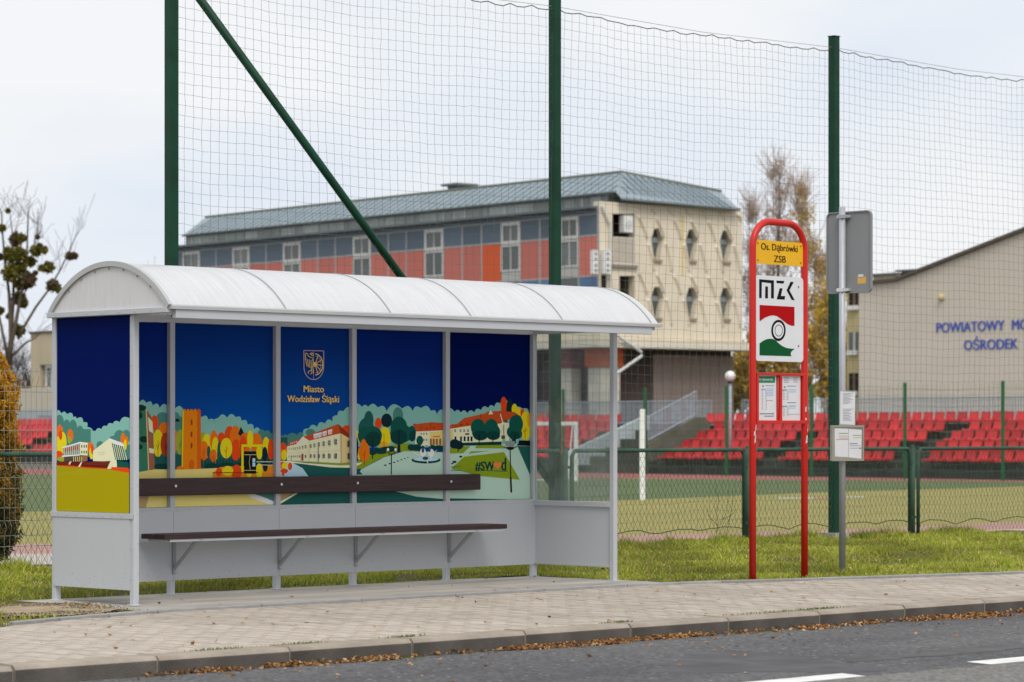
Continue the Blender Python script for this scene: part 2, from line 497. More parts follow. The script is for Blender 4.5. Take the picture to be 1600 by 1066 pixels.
for c in cells:
    Y, okv = vis(c); scored.append((0 if (okv and c[2] == L2) else 1, Y, c))
scored.sort()
pm = []
for q in range(6):
    mb_ = MB(); paver(0.003, 0.097, -0.197, -0.003, 0.0, mb_, (random.uniform(-.02,.02), random.uniform(-.015,.015)))
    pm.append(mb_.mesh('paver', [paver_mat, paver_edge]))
for i, (a_, b_, c) in enumerate(scored[:300]):
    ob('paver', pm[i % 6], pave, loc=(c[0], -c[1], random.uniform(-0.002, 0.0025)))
mb_ = MB()
for a_, b_, c in scored[300:]:
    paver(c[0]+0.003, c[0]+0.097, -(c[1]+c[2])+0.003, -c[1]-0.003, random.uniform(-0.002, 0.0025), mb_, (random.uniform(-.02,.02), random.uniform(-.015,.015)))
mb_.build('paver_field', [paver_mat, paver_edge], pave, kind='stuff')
# the field of pavers keeps one tone per stone

edg = Sroot('edging')
u = -1.9
while u < 20:
    u2 = u + (1.0 if u > -0.4 and u < 5 else 0.5)
    v1, v2 = edge_v(u), edge_v(u2)
    e = MB(); w_ = 0.062
    e.add([(u+.004,-v1,-0.1),(u2-.004,-v2,-0.1),(u2-.004,-v2+w_,-0.1),(u+.004,-v1+w_,-0.1),
           (u+.004,-v1,0.022),(u2-.004,-v2,0.022),(u2-.004,-v2+w_,0.022),(u+.004,-v1+w_,0.022)],
          [(0,3,2,1),(4,5,6,7),(0,1,5,4),(1,2,6,5),(2,3,7,6),(3,0,4,7)])
    e.build('edging_stone', edging_mat, edg, bevel=0.006)
    u = u2
# slab under the shelter
plat = MB()
nx = 0
for u0 in np.arange(-0.32, 5.3, 0.5):
    u1 = min(u0+0.5, 5.32)
    for v0, v1 in ((-0.14, 0.36), (0.36, 0.86), (0.86, 1.36), (1.36, 1.68)):
        z = random.uniform(-0.002, 0.002)
        plat.box(u0+.002, u1-.002, -v1+.002, -v0-.002, -0.12, z)
place(plat.build('shelter_slab', slab_mat, bevel=0.003, kind='structure'))

# verge
def verge_z(u, v):
    z = 0.012*math.sin(u*1.7+v*2.1) + 0.010*math.sin(u*3.9-v*3.1)
    t = (-v - 4.3) / 1.8
    if t > 0: z -= 0.3*min(1, t)**0.9
    elif v < -0.4: z += 0.02
    return z - 0.012
def verge_front(u):
    if u < -0.33: return edge_v(u) - 0.06
    if u < 5.34: return -0.13
    return edge_v(u) - 0.06
verge = MB()
uu = np.concatenate([np.arange(-40, -0.5, 0.4), [-0.34, -0.32], np.arange(0.2, 5.3, 0.4), [5.32, 5.34], np.arange(5.6, 40, 0.4)])
NV = 26
vv = []
for u in uu:
    fr_ = verge_front(u)
    for j in range(NV):
        v = fr_ + (-6.4 - fr_) * j/(NV-1)
        vv.append((u, -v, verge_z(u, v)))
fs_ = []
for i in range(len(uu)-1):
    for j in range(NV-1):
        fs_.append((i*NV+j, (i+1)*NV+j, (i+1)*NV+j+1, i*NV+j+1))
place(verge.add(vv, fs_).build('verge', soil_mat, smooth=True, kind='structure'))
# bare dirt left of the slab
dp = MB()
ring = []
for k in range(40):
    a = 2*math.pi*k/40
    ring.append((a, 1 + 0.16*math.sin(3*a) + 0.1*math.sin(7*a+1)))
dv = [(-1.15, -0.98, 0.03)]
for a, r_ in ring:
    x = -1.15 + 1.02*r_*math.cos(a); y = -0.98 + 0.66*r_*math.sin(a)
    x = min(x, -0.34); y = max(y, -edge_v(x)+0.05)
    dv.append((x, y, verge_z(x, -y)+0.018+0.012*math.sin(x*9)*math.sin(y*11)))
dp.add(dv, [(0, 1+k, 1+(k+1) % 40) for k in range(40)])
place(dp.build('dirt_patch', dirt_mat, smooth=True, kind='structure'))

# sports ground: base, track, turf in bands
far = M('cinder ground', (0.13, 0.12, 0.10), 0.95, 0.1, var=0.2, scale=0.4)
sg = MB().add([(-160,6.2,ZS-0.006),(160,6.2,ZS-0.006),(160,260,ZS-0.006),(-160,260,ZS-0.006)], [(0,1,2,3)])
place(sg.build('sports_ground', far, kind='structure'))
def line_w(pts):
    return [G(px, py, ZS) for px, py in pts]
def band(name, near, farr, z, mat):
    a, b = line_w(near), line_w(farr)
    def ext(p):
        p = [Vector((*q, 0)) for q in p]
        s0 = (p[0]-p[1]).normalized(); s1 = (p[-1]-p[-2]).normalized()
        return [p[0]+s0*45] + p + [p[-1]+s1*25]
    a, b = ext(a), ext(b)
    n = 24
    def resamp(p):
        out = []
        for i in range(n+1):
            t = i/n*(len(p)-1); k = min(int(t), len(p)-2); out.append(p[k].lerp(p[k+1], t-k))
        return out
    a, b = resamp(a), resamp(b)
    mb = MB()
    mb.add([(q.x, q.y, z) for q in a] + [(q.x, q.y, z) for q in b], [(i, i+1, n+2+i, n+1+i) for i in range(n)])
    return mb.build(name, mat, kind='structure')
pink = M('red track rubber', (0.30, 0.115, 0.10), 0.9, 0.15, var=0.15, scale=0.6)
pink2 = M('faded track rubber', (0.37, 0.22, 0.19), 0.9, 0.15, var=0.15, scale=0.6)
turf_y = M('dry turf', (0.31, 0.265, 0.095), 0.9, 0.1, var2=(0.24, 0.225, 0.078), scale=0.5, stretch=(1,1,1))
turf_g = M('green turf', (0.095, 0.135, 0.058), 0.9, 0.1, var2=(0.125, 0.15, 0.066), scale=0.5)
band('track_edge', [(30,884),(700,866),(1000,857),(1300,846),(1600,834)], [(30,866),(700,856),(1000,849),(1300,839),(1600,827)], ZS, M('pale track kerb', (0.42,0.38,0.34), 0.9, var=0.1))
band('track', [(30,866),(700,856),(1000,849),(1300,839),(1600,827)], [(30,850),(700,842),(1000,836),(1300,828),(1600,816)], ZS, pink2)
band('turf_dry', [(30,850),(700,842),(1000,836),(1300,828),(1600,816)], [(30,800),(700,788),(1000,781),(1300,769),(1600,760)], ZS, turf_y)
band('turf_green', [(30,800),(700,788),(1000,781),(1300,769),(1600,760)], [(30,741),(700,745),(1000,748),(1300,750.5),(1600,753)], ZS, turf_g)
band('track_far', [(30,741),(700,745),(1000,748),(1300,750.5),(1600,753)], [(30,733),(700,736.5),(1000,738.5),(1300,740.5),(1600,743.5)], ZS, pink)

# ------------------------------------------------------------------ the bus shelter
T = thing('bus_shelter', 'grey steel bus shelter with barrel roof and illustrated town mural panels', 'bus shelter', S)
PU = [0.0, 1.113, 2.211, 3.049, 4.135, 5.209]
VF = 1.0                                                     # front posts
hp = 0.025
for u in PU:
    m_ = MB().box(u-hp, u+hp, -hp, hp, 0.0, 2.22); m_.box(u-0.04, u+0.04, -0.04, 0.04, 0.0, 0.008)
    m_.build('post', grey_paint, T, bevel=0.004)
for u in (0.0, 5.209):
    m_ = MB().box(u-hp, u+hp, -VF-hp, -VF+hp, 0.0, 2.183); m_.box(u-0.045, u+0.045, -VF-0.045, -VF+0.045, 0.0, 0.008)
    m_.build('post', grey_paint, T, bevel=0.004)
# rails along the back, at the sides
MB().box(-hp, 5.209+hp, -0.027, 0.027, 2.182, 2.224).build('top_rail', grey_paint, T, bevel=0.003)
MB().box(-hp, 5.209+hp, -0.031, -0.028, 0.665, 0.70).build('panel_flange', grey_paint, T)
for u in (0.0, 5.209):
    MB().box(u-0.028, u+0.028, -1.47, 0.03, 2.185, 2.223).build('side_beam', grey_paint, T, bevel=0.003)
    MB().box(u-0.027, u+0.027, -VF+hp, -hp, 0.645, 0.69).build('side_rail', grey_paint, T, bevel=0.003)
    MB().box(u-0.02, u+0.02, -VF+hp, -hp, 0.118, 0.135).build('side_rail', grey_paint, T)
# lower sheets
for a, b in zip(PU[:-1], PU[1:]):
    MB().box(a-hp+0.0015 if a == 0 else a+0.0015, b-0.0015 if b < 5 else b+hp, -0.036, -0.031, 0.115, 0.664).build('lower_panel', grey_sheet, T)
MB().box(-0.031, -0.026, -VF+0.02, -hp+0.02, 0.115, 0.665).build('lower_panel', grey_sheet, T)
MB().box(5.2035, 5.2085, -VF+hp, -0.037, 0.12, 0.645).build('lower_panel', grey_sheet, T)
MB().box(-0.037, -0.0315, -VF-hp+0.002, hp-0.002, 0.650, 0.692).build('panel_flange', grey_paint, T, bevel=0.002)
# rivets
rv = MB()
def rivet(x, y, z, ax, s=0.006):
    if ax == 'y': rv.prism([(x+s*math.cos(k*1.0472), z+s*math.sin(k*1.0472)) for k in range(6)], -0.004, 'y', 0, y)
    else: rv.prism([(y+s*math.cos(k*1.0472), z+s*math.sin(k*1.0472)) for k in range(6)], -0.004, 'x', 0, x)
for k in range(44): rivet(0.1+k*0.118, -0.031, 0.682, 'y', 0.004)
for k in range(8): rivet(-0.037, -0.08-k*0.115, 0.672, 'x')
for k in range(9): rivet(-0.025, -VF+0.004, 0.2+k*0.23, 'x')
for k in range(7): rivet(-0.072, -0.1-k*0.2, 2.206, 'x')
for k in range(9): rivet(0.012, -VF-0.0255, 0.25+k*0.22, 'y', 0.004)
rv.build('rivets', grey_paint, T, kind='stuff')

# roof: arched
ZE, YB, YF = 2.238, 0.0, -1.5
half = (YB-YF)/2; rise = 0.345
RR = (half*half + rise*rise)/(2*rise); yc = (YB+YF)/2; zc = ZE + rise - RR
a0 = math.asin(half/RR)
def arc(r, n=28, e=0.0):
    return [(yc + r*math.sin(-a0-e + (2*a0+2*e)*k/n), zc + r*math.cos(-a0-e + (2*a0+2*e)*k/n)) for k in range(n+1)]
ribs = [-0.05, 1.058, 2.133, 3.008, 4.065, 5.158, 5.25]
inn, out = arc(RR-0.010), arc(RR)
for a, b in zip(ribs[:-2], ribs[1:-1]):
    b2 = 5.25 if b == 5.158 else b
    MB().prism(out + inn[::-1], b2-a-0.004, 'x', 0, a+0.002).build('roof_sheet', poly_white, T, smooth=False)
for a in ribs[:-1]:
    w_ = 0.03 if a == -0.05 else 0.014
    o2 = arc(RR+0.005); i2 = arc(RR+0.0006)
    MB().prism(o2 + i2[::-1], w_, 'x', 0, a-w_/2+0.004).build('roof_rib', alu if a == -0.05 else seam_grey, T)
# inner ribs holding the sheets
for a in (0.0, 1.113, 2.211, 3.049, 4.135, 5.209):
    o2 = arc(RR-0.012); i2 = arc(RR-0.04)
    MB().prism(o2 + i2[::-1], 0.03, 'x', 0, a-0.015).build('roof_hoop', grey_paint, T)
# the left gable: trim arch and opal sheet
o2 = arc(RR+0.012); i2 = arc(RR-0.028)
MB().prism(o2 + i2[::-1], 0.03, 'x', 0, -0.068).build('gable_trim', alu, T)
gp = arc(RR-0.03)
MB().prism([(p[0], max(p[1], 2.226)) for p in gp], 0.006, 'x', 0, -0.048).build('gable_sheet', gable_white, T)
gb = MB().box(-0.072, -0.030, YF+0.02, YB+0.03, 2.186, 2.226); gb.build('gable_beam', grey_paint, T, bevel=0.003)
kn = MB()
for k in range(9):
    a_ = -a0 + 2*a0*(k+0.5)/9
    y_, z_ = yc + (RR-0.045)*math.sin(a_), zc + (RR-0.045)*math.cos(a_)
    if z_ > 2.28: kn.prism([(y_+0.008*math.cos(j*1.0472), z_+0.008*math.sin(j*1.0472)) for j in range(6)], 0.01, 'x', 0, -0.056)
kn.build('gable_screws', seam_grey, T, kind='stuff')

# dirt: splashes dried on the foot of the lower sheets
sd = MB(); sdm = M('dried splash', (0.27, 0.255, 0.235), 0.9, 0.1)
for _ in range(150):
    uq = random.uniform(0.0, 5.15); zq = 0.118 + min(0.30, random.expovariate(14)); rq = random.uniform(0.0015, 0.005)
    sd.add([(uq+rq*math.cos(k*1.2566)*random.uniform(.6,1.2), -0.0364-0.00005*random.random(), zq+rq*math.sin(k*1.2566)*random.uniform(.6,1.5)) for k in range(5)], [(0,1,2,3,4)])
sd.build('splash_marks', sdm, T, kind='stuff')
sd = MB()
for _ in range(60):
    yq = random.uniform(-0.95, -0.02); zq = 0.118 + min(0.28, random.expovariate(15)); rq = random.uniform(0.0015, 0.005)
    sd.add([(-0.0314-0.00005*random.random(), yq+rq*math.cos(k*1.2566)*random.uniform(.6,1.2), zq+rq*math.sin(k*1.2566)*random.uniform(.6,1.5)) for k in range(5)], [(0,1,2,3,4)])
sd.build('splash_marks', sdm, T, kind='stuff')
# front gutter and back gutter
MB().prism([(YF-0.022, 2.212), (YF-0.022, 2.236), (YF+0.004, 2.247), (YF+0.03, 2.236), (YF+0.03, 2.212)], 5.33, 'x', 0, -0.052).build('gutter', alu, T)
MB().box(0.0, 5.16, YF-0.008, YF+0.04, 2.146, 2.211).build('fascia', grey_paint, T, bevel=0.003)
MB().box(-0.065, 5.27, YB-0.03, YB+0.025, 2.214, 2.24).build('gutter', alu, T, bevel=0.003)

# bench
for v0, v1 in ((0.10, 0.245), (0.262, 0.405)):
    MB().box(0.74, 4.49, -v1, -v0, 0.460, 0.500).build('seat_plank', wood, T, bevel=0.006)
bx0 = 0.70; bx1 = S.ony(750, 753, -0.05)[0]
bp_ = MB().box(bx0, bx1, -0.062, -0.026, 0.795, 0.935).build('backrest_plank', wood, T, bevel=0.008)
for u in PU[1:5]:
    m_ = MB()
    m_.prism([(u+0.011*math.cos(k*math.pi/5), 0.872+0.011*math.sin(k*math.pi/5)) for k in range(10)], -0.006, 'y', 0, -0.062)
    m_.build('bolt', steel, bp_)
    b_ = MB()
    b_.box(u-0.016, u+0.016, -0.048, -0.037, 0.165, 0.46)
    b_.box(u-0.016, u+0.016, -0.40, -0.048, 0.450, 0.4605)
    b_.strip((u, -0.05, 0.215), (u, -0.34, 0.449), 0.017)
    b_.build('bracket', M('bracket shade grey', (0.34, 0.355, 0.375), 0.5, 0.3, var=0.06), T)  # shelter grey painted darker to stand for shade beneath the seat
    for z in (0.185, 0.24, 0.43):
        MB().prism([(u+0.009*math.cos(k*1.0472), z+0.009*math.sin(k*1.0472)) for k in range(6)], -0.006, 'y', 0, -0.048).build('bolt', grey_paint, T)
MB().box(0.80, 4.44, -0.395, -0.375, 0.440, 0.4615).box(0.80, 4.44, -0.135, -0.115, 0.440, 0.4615).build('seat_rail', grey_paint, T)
# glass at the right
MB().box(5.204, 5.212, -VF+hp+0.002, -hp-0.002, 0.692, 2.184).build('glass_pane', glass_mat('shelter glass', (0.90, 0.93, 0.93), 0.05, 0.11), T)

# ------------------------------------------------------------------ the murals
PAL = dict(mist=(112,160,150), mid=(62,112,104), dteal=(24,76,72), green=(8,72,62), gdark=(5,52,48), ngreen=(4,34,42), orange=(222,98,12),
           amber=(238,142,20), yellow=(244,182,22), red=(196,62,14), rust=(150,50,18), lime=(134,146,42), grass=(116,134,22), olive=(146,134,2),
           cream=(232,216,166), tan=(196,174,120), sand=(216,182,108), shade=(160,135,95), path=(158,184,168), water=(156,186,200), black=(10,18,20),
           roof=(170,66,24), roofd=(126,44,22), white=(228,224,206), brick=(134,86,62), stand=(84,24,16), gold=(226,168,92), tower=(232,112,10), towerd=(186,82,12),
           glassy=(120,130,120), heart=(255,110,60), moss=(48,108,84), mossd=(14,46,36), pond=(210,120,30), silver=(150,130,150), window=(70,62,50), sky=(0,20,84))
palm = {}
def pal(n):
    if n not in palm:
        c = lin(*PAL[n]); c = tuple(min(0.9, x*1.6) for x in c)
        palm[n] = M('print ' + n, c, 0.4, 0.06)
    return palm[n]
def sky_print_reflect(name, lo, hi, z0, z1, cxx=None):  # printed sky fade, with the sheets' reflections painted into the same blend
    m = bpy.data.materials.new(name); m.use_nodes = True
    n = m.node_tree.nodes; l = m.node_tree.links; p = n['Principled BSDF']
    p.inputs['Roughness'].default_value = 0.3; p.inputs['Specular IOR Level'].default_value = 0.012
    t = n.new('ShaderNodeTexCoord'); sp = n.new('ShaderNodeSeparateXYZ'); l.new(t.outputs['Object'], sp.inputs[0])
    nz_ = n.new('ShaderNodeTexNoise'); nz_.inputs['Scale'].default_value = 0.8; l.new(t.outputs['Object'], nz_.inputs['Vector'])
    mr = n.new('ShaderNodeMapRange'); mr.inputs[1].default_value = z0; mr.inputs[2].default_value = z1; l.new(sp.outputs[2], mr.inputs[0])
    ad = n.new('ShaderNodeMath'); ad.operation = 'MULTIPLY_ADD'; ad.inputs[1].default_value = 0.5; ad.inputs[2].default_value = -0.25
    l.new(nz_.outputs[0], ad.inputs[0])
    a2 = n.new('ShaderNodeMath'); a2.operation = 'ADD'; a2.use_clamp = True; l.new(mr.outputs[0], a2.inputs[0]); l.new(ad.outputs[0], a2.inputs[1])
    x = n.new('ShaderNodeMix'); x.data_type = 'RGBA'; x.inputs[6].default_value = (*lo, 1); x.inputs[7].default_value = (*hi, 1)
    l.new(a2.outputs[0], x.inputs[0]); l.new(x.outputs[2], p.inputs['Base Color'])
    return m
sky_deep = sky_print_reflect('print navy', (0.001, 0.009, 0.115), (0.001, 0.007, 0.090), 0.8, 2.1)
sky_mid = sky_print_reflect('print blue', (0.004, 0.110, 0.48), (0.004, 0.032, 0.21), 1.1, 2.0)
sky_mid2 = sky_print_reflect('print blue dusk', (0.004, 0.072, 0.39), (0.003, 0.020, 0.18), 1.1, 1.95)

def clip(poly, x0, x1, z0, z1):
    def cut(p, ins, inter):
        o_ = []
        for i in range(len(p)):
            a, b = p[i-1], p[i]
            if ins(b):
                if not ins(a): o_.append(inter(a, b))
                o_.append(b)
            elif ins(a): o_.append(inter(a, b))
        return o_
    def ix(x): return lambda a, b: (x, a[1]+(b[1]-a[1])*(x-a[0])/(b[0]-a[0]))
    def iz(z): return lambda a, b: (a[0]+(b[0]-a[0])*(z-a[1])/(b[1]-a[1]), z)
    for ins, inter in ((lambda p: p[0] >= x0, ix(x0)), (lambda p: p[0] <= x1, ix(x1)), (lambda p: p[1] >= z0, iz(z0)), (lambda p: p[1] <= z1, iz(z1))):
        if len(poly) < 3: return []
        poly = cut(poly, ins, inter)
    return poly

class Art:
    """flat print shapes drawn in a magnified copy of the sheet (crop origin, magnification), mapped onto the sheet's plane"""
    def __init__(s, ox, oy, k, plane): s.ox, s.oy, s.k, s.plane = ox, oy, k, plane; s.shapes = []
    def P(s, p): return s.plane(s.ox + p[0]/s.k, s.oy + p[1]/s.k)
    def poly(s, c, *pts): s.shapes.append((c, [s.P(p) for p in pts])); return s
    def rect(s, c, x0, y0, x1, y1): return s.poly(c, (x0,y0),(x1,y0),(x1,y1),(x0,y1))
    def el(s, c, cx, cy, rx, ry, n=20): return s.poly(c, *[(cx+rx*math.cos(2*math.pi*k/n), cy+ry*math.sin(2*math.pi*k/n)) for k in range(n)])
    def els(s, c, *L_):
        for e in L_: s.el(c, *e)
        return s
    def scal(s, c, val, close, b=0.42):
        pts = []
        for (x0,y0),(x1,y1) in zip(val[:-1], val[1:]):
            dx, dy = x1-x0, y1-y0; L_ = math.hypot(dx, dy); nx_, ny_ = dy/L_, -dx/L_
            for k in range(7):
                t = k/7; h = math.sin(math.pi*t)*b*L_
                pts.append((x0+dx*t+nx_*h, y0+dy*t+ny_*h))
        return s.poly(c, *(pts + [val[-1]] + close))
    def line(s, c, pts, w):
        for a, b in zip(pts[:-1], pts[1:]):
            d = math.hypot(b[0]-a[0], b[1]-a[1]) or 1; nx_, ny_ = -(b[1]-a[1])/d*w/2, (b[0]-a[0])/d*w/2
            s.poly(c, (a[0]+nx_,a[1]+ny_),(b[0]+nx_,b[1]+ny_),(b[0]-nx_,b[1]-ny_),(a[0]-nx_,a[1]-ny_))
        return s
    def tree(s, c, cx, cy, rx, ry, trunk=None):
        s.el(c, cx, cy, rx, ry)
        if trunk:
            s.line(trunk, [(cx, cy-ry*0.2), (cx, cy+ry*1.35)], max(2.5, rx*0.07))
            s.line(trunk, [(cx, cy+ry*0.5), (cx-rx*0.35, cy+ry*0.1)], 2.5).line(trunk, [(cx, cy+ry*0.35), (cx+rx*0.3, cy-ry*0.05)], 2.5)
        return s

YP = 0.016                                                   # face of the back wall sheets
bw = lambda px, py: S.ony(px, py, YP)
# left side sheet, seen from outside: plane x = -0.012
XP = -0.012
sw = lambda px, py: S.onx(px, py, XP)

aA = Art(80, 620, 5.329, sw)
aA.scal('mist', [(30,130),(85,140),(130,145),(185,172),(212,182),(268,212),(300,250),(328,320)], [(328,480),(30,480)])
aA.scal('mist', [(325,322),(370,285),(420,270),(465,245),(512,225),(570,212),(655,180)], [(655,520),(325,520)], 0.3)
aA.els('mid', (70,215,36,65),(130,250,32,60),(182,262,34,72),(240,320,36,80),(297,375,34,45)); aA.rect('mid', 30,270,330,500)
aA.els('mid', (568,325,42,48),(625,330,36,55),(408,402,30,32),(520,360,40,35)); aA.rect('mid', 380,400,655,520)
aA.els('orange', (72,300,28,68),(160,325,26,56),(328,425,26,48),(600,350,20,50),(628,370,16,40))
aA.els('yellow', (98,385,32,92),(56,420,24,90),(340,470,22,50),(618,400,12,45)); aA.els('lime', (154,362,16,32))
aA.els('red', (80,320,14,40),(66,490,34,40),(345,440,12,40)); aA.els('lime', (90,520,40,20))
aA.poly('glassy', (102,425),(240,392),(240,482),(102,492)); aA.poly('brick', (110,432),(236,402),(236,440),(110,462))
for k in range(8): aA.line('white', [(112+k*17, 424-k*4), (112+k*17, 490-k)], 3)
aA.poly('white', (92,422),(242,376),(310,384),(310,394),(242,390),(92,432)); aA.poly('white', (92,490),(242,480),(242,490),(92,502))
aA.poly('cream', (242,384),(306,392),(306,490),(242,486))
for zx in (258,278,296):
    for zy in (402,450): aA.rect('window', zx-5, zy, zx+4, zy+22)
aA.poly('window', (110,502),(265,490),(265,542),(110,538)); aA.poly('brick', (265,490),(306,490),(304,535),(265,542))
for k in range(5): aA.line('tan', [(190+k*17,498),(190+k*17,540)], 6)
aA.poly('cream', (352,452),(490,345),(512,388),(548,530),(552,585),(505,590),(495,540),(352,536))
aA.poly('white', (490,345),(606,390),(612,420),(508,386))
aA.poly('dteal', (508,388),(608,416),(634,530),(538,526))
for k in range(6): aA.line('cream', [(520+k*17,392+k*5),(548+k*17,526)], 6)
aA.line('tan', [(388,466),(460,460)], 5).line('tan', [(400,484),(450,478)], 5)
aA.els('green', (575,565,22,35),(600,570,22,32),(630,572,22,32))
aA.poly('red', (25,560),(640,592),(655,600),(655,635),(400,600),(25,580))
aA.poly('stand', (40,546),(160,534),(172,572),(40,570)).poly('stand', (182,540),(252,540),(232,580),(165,572)).poly('stand', (268,545),(500,535),(476,596),(250,582))
for zz in (552,560,570): aA.line('roofd', [(270,zz-5),(490,zz-6)], 3); aA.line('roofd', [(45,zz-4),(165,zz-6)], 3)
aA.poly('cream', (252,545),(264,545),(244,585),(228,585)).poly('cream', (500,535),(512,560),(505,600),(470,600)).poly('cream',(158,540),(176,540),(160,565),(150,565))
aA.poly('olive', (15,572),(300,596),(480,604),(655,635),(655,1000),(15,1000))
aA.line('lime', [(30,650),(220,622),(300,612)], 4)

aB = Art(205, 600, 5.078, bw)
aB.scal('mist', [(0,140),(62,150),(120,150),(170,170),(225,190),(300,190),(340,206),(420,210)], [(420,720),(0,720)])
aB.scal('mist', [(535,280),(560,262),(610,282),(665,322),(690,270),(760,268),(830,264),(875,292),(922,322),(972,362),(1024,368)], [(1024,700),(535,700)], 0.4)
aB.scal('mid', [(1005,380),(1060,375),(1110,395),(1150,420)], [(1150,700),(1005,700)], 0.3)
aB.els('mid', (250,290,58,66),(345,280,45,58),(390,340,40,80)); aB.els('ngreen', (365,330,26,55)); aB.rect('mid', 180,300,410,600)
aB.poly('dteal', (170,550),(600,560),(1130,540),(1130,700),(170,700))
aB.els('red', (185,310,30,62),(255,385,42,80)); aB.els('orange', (262,360,40,56))
aB.tree('yellow', 212,470,42,110,'ngreen').tree('rust',272,480,40,95,'ngreen').tree('orange',325,450,46,105,None).tree('lime',388,462,34,102,'dteal')
aB.poly('moss', (-20,190),(118,175),(138,710),(-20,720))
aB.els('mossd', (70,190,46,26),(50,250,40,34),(40,300,30,30),(100,440,36,26),(60,500,30,22),(35,570,30,30)); aB.els('moss',(85,330,45,50),(70,620,50,60))
aB.poly('brick', (116,195),(168,275),(188,692),(138,708)).poly('cream', (132,262),(168,300),(172,392),(140,372)).poly('cream',(140,508),(178,516),(180,552),(142,548))
aB.line('tan', [(118,200),(138,706)], 8)
aB.els('lime', (565,440,26,60)); aB.tree('yellow',600,490,40,95,None).tree('orange',655,450,32,82,None).tree('orange',575,530,36,78,'rust').tree('dteal',614,540,14,50,None)
aB.tree('yellow',668,510,30,90,'amber').els('red', (715,430,30,46)).tree('orange',650,570,28,52,'rust')
aB.els('red', (780,410,40,76)); aB.els('orange', (825,440,46,110)); aB.els('red', (830,525,42,85)); aB.els('dteal', (700,560,20,110))
aB.poly('ngreen', (870,340),(895,395),(870,420),(846,395)); aB.els('orange', (905,470,52,84),(992,470,46,80)); aB.els('red', (885,470,26,60)); aB.els('yellow', (942,440,24,74))
aB.tree('yellow',752,510,48,82,'rust'); aB.els('yellow', (1068,490,28,70),(1015,540,24,60)); aB.els('red', (1105,520,24,84)); aB.els('ngreen', (1058,555,22,56))
for k in range(24): aB.line('ngreen', [(560+k*24,590+(k%3)*8),(560+k*24,655)], 4)
aB.els('gdark', (640,655,60,24),(760,650,70,26),(880,648,60,24),(240,655,60,24))
aB.poly('tower', (410,212),(522,212),(522,682),(402,682)).poly('towerd', (520,215),(548,210),(550,678),(518,682)).poly('yellow', (404,212),(413,212),(405,682),(396,682))
for k in range(5): aB.rect('tower' if k < 4 else 'towerd', 410+k*28, 200, 428+k*28, 214)
for zy in (290,385,475): aB.rect('roofd', 469, zy, 482, zy+36); aB.el('roofd', 475.5, zy, 6.5, 8, 10)
aB.els('towerd', (475,640,22,40)); aB.els('orange', (385,672,30,20))
for _ in range(34): aB.rect(random.choice(['amber','towerd']), (xx:=random.uniform(415,508)), (yy:=random.uniform(222,670)), xx+8, yy+4)
aB.poly('sand', (-20,712),(190,678),(400,680),(680,668),(700,760),(-20,760))
aB.poly('pond', (640,706),(700,660),(1140,640),(1140,760),(640,760)); aB.els('red', (690,700,24,36),(830,700,40,60)); aB.els('yellow', (760,690,44,40),(930,700,20,50),(1010,690,26,60)); aB.els('ngreen',(1058,655,20,42))
aB.line('roofd', [(640,704),(1000,704)], 7).line('cream', [(985,618),(1130,618)], 5).line('cream', [(1000,642),(1130,645)], 4)
aB.poly('yellow', (868,480),(1036,480),(1036,500),(886,500),(886,700),(868,700)); aB.rect('black', 890,535,986,712)
aB.line('tan', [(890,562),(986,562)], 4).line('tan', [(938,562),(930,620),(940,690)], 3).line('tan',[(890,686),(986,686)],4); aB.rect('water', 956,590,978,656).line('black',[(956,622),(978,622)],4)
aB.poly('sand', (-20,750),(1140,750),(1140,1040),(-20,1040)); aB.poly('shade', (-20,850),(150,850),(100,1040),(-20,1040))
aB.poly('mid', (960,850),(1140,850),(1140,945),(1050,905),(1000,895)).poly('white', (905,870),(1000,884),(1060,905),(1140,940),(1140,972),(1060,945),(950,905))

aC = Art(425, 640, 6.66, bw)
aC.scal('mid', [(50,285),(110,275),(160,268),(260,262),(330,245),(390,222),(450,220)], [(450,520),(50,520)], 0.22)
aC.scal('mist', [(325,262),(382,198),(470,182),(552,145),(632,122),(680,60),(742,18),(850,8)], [(850,330),(325,330)], 0.36)
aC.els('mid', (400,240,50,38),(125,330,30,45)); aC.rect('dteal', 50,290,160,540)
aC.els('red', (115,430,42,88),(775,215,52,52)); aC.els('orange', (100,470,25,60),(142,440,18,40)); aC.els('yellow', (125,475,30,55))
aC.poly('cream', (155,385),(712,244),(716,562),(155,532)).poly('tan', (710,244),(830,310),(830,546),(716,562))
aC.poly('roof', (155,385),(190,340),(330,285),(690,150),(722,246),(380,326)).poly('roofd', (688,150),(830,285),(830,315),(712,246))
aC.poly('white', (250,362),(318,280),(388,326)).poly('cream', (262,362),(318,292),(376,332))
for x_, y_ in ((450,275),(492,265),(543,250),(600,234)):
    aC.poly('white', (x_-20,y_-18),(x_+26,y_-30),(x_+20,y_+20),(x_-16,y_+28)); aC.line('brick', [(x_-6,y_-4),(x_-6,y_+18)], 5).line('brick', [(x_+9,y_-8),(x_+9,y_+14)], 5)
for k in range(4): aC.line('white', [(200+k*20,345-k*6),(190+k*20,362-k*6)], 7)
ups = [(175,412,4),(198,410,4),(220,407,5),(240,405,5),(262,402,5),(286,397,6),(315,392,7),(346,387,8),(399,380,9),(438,373,9),(484,364,10),(534,355,11),(592,347,12),(658,336,13)]
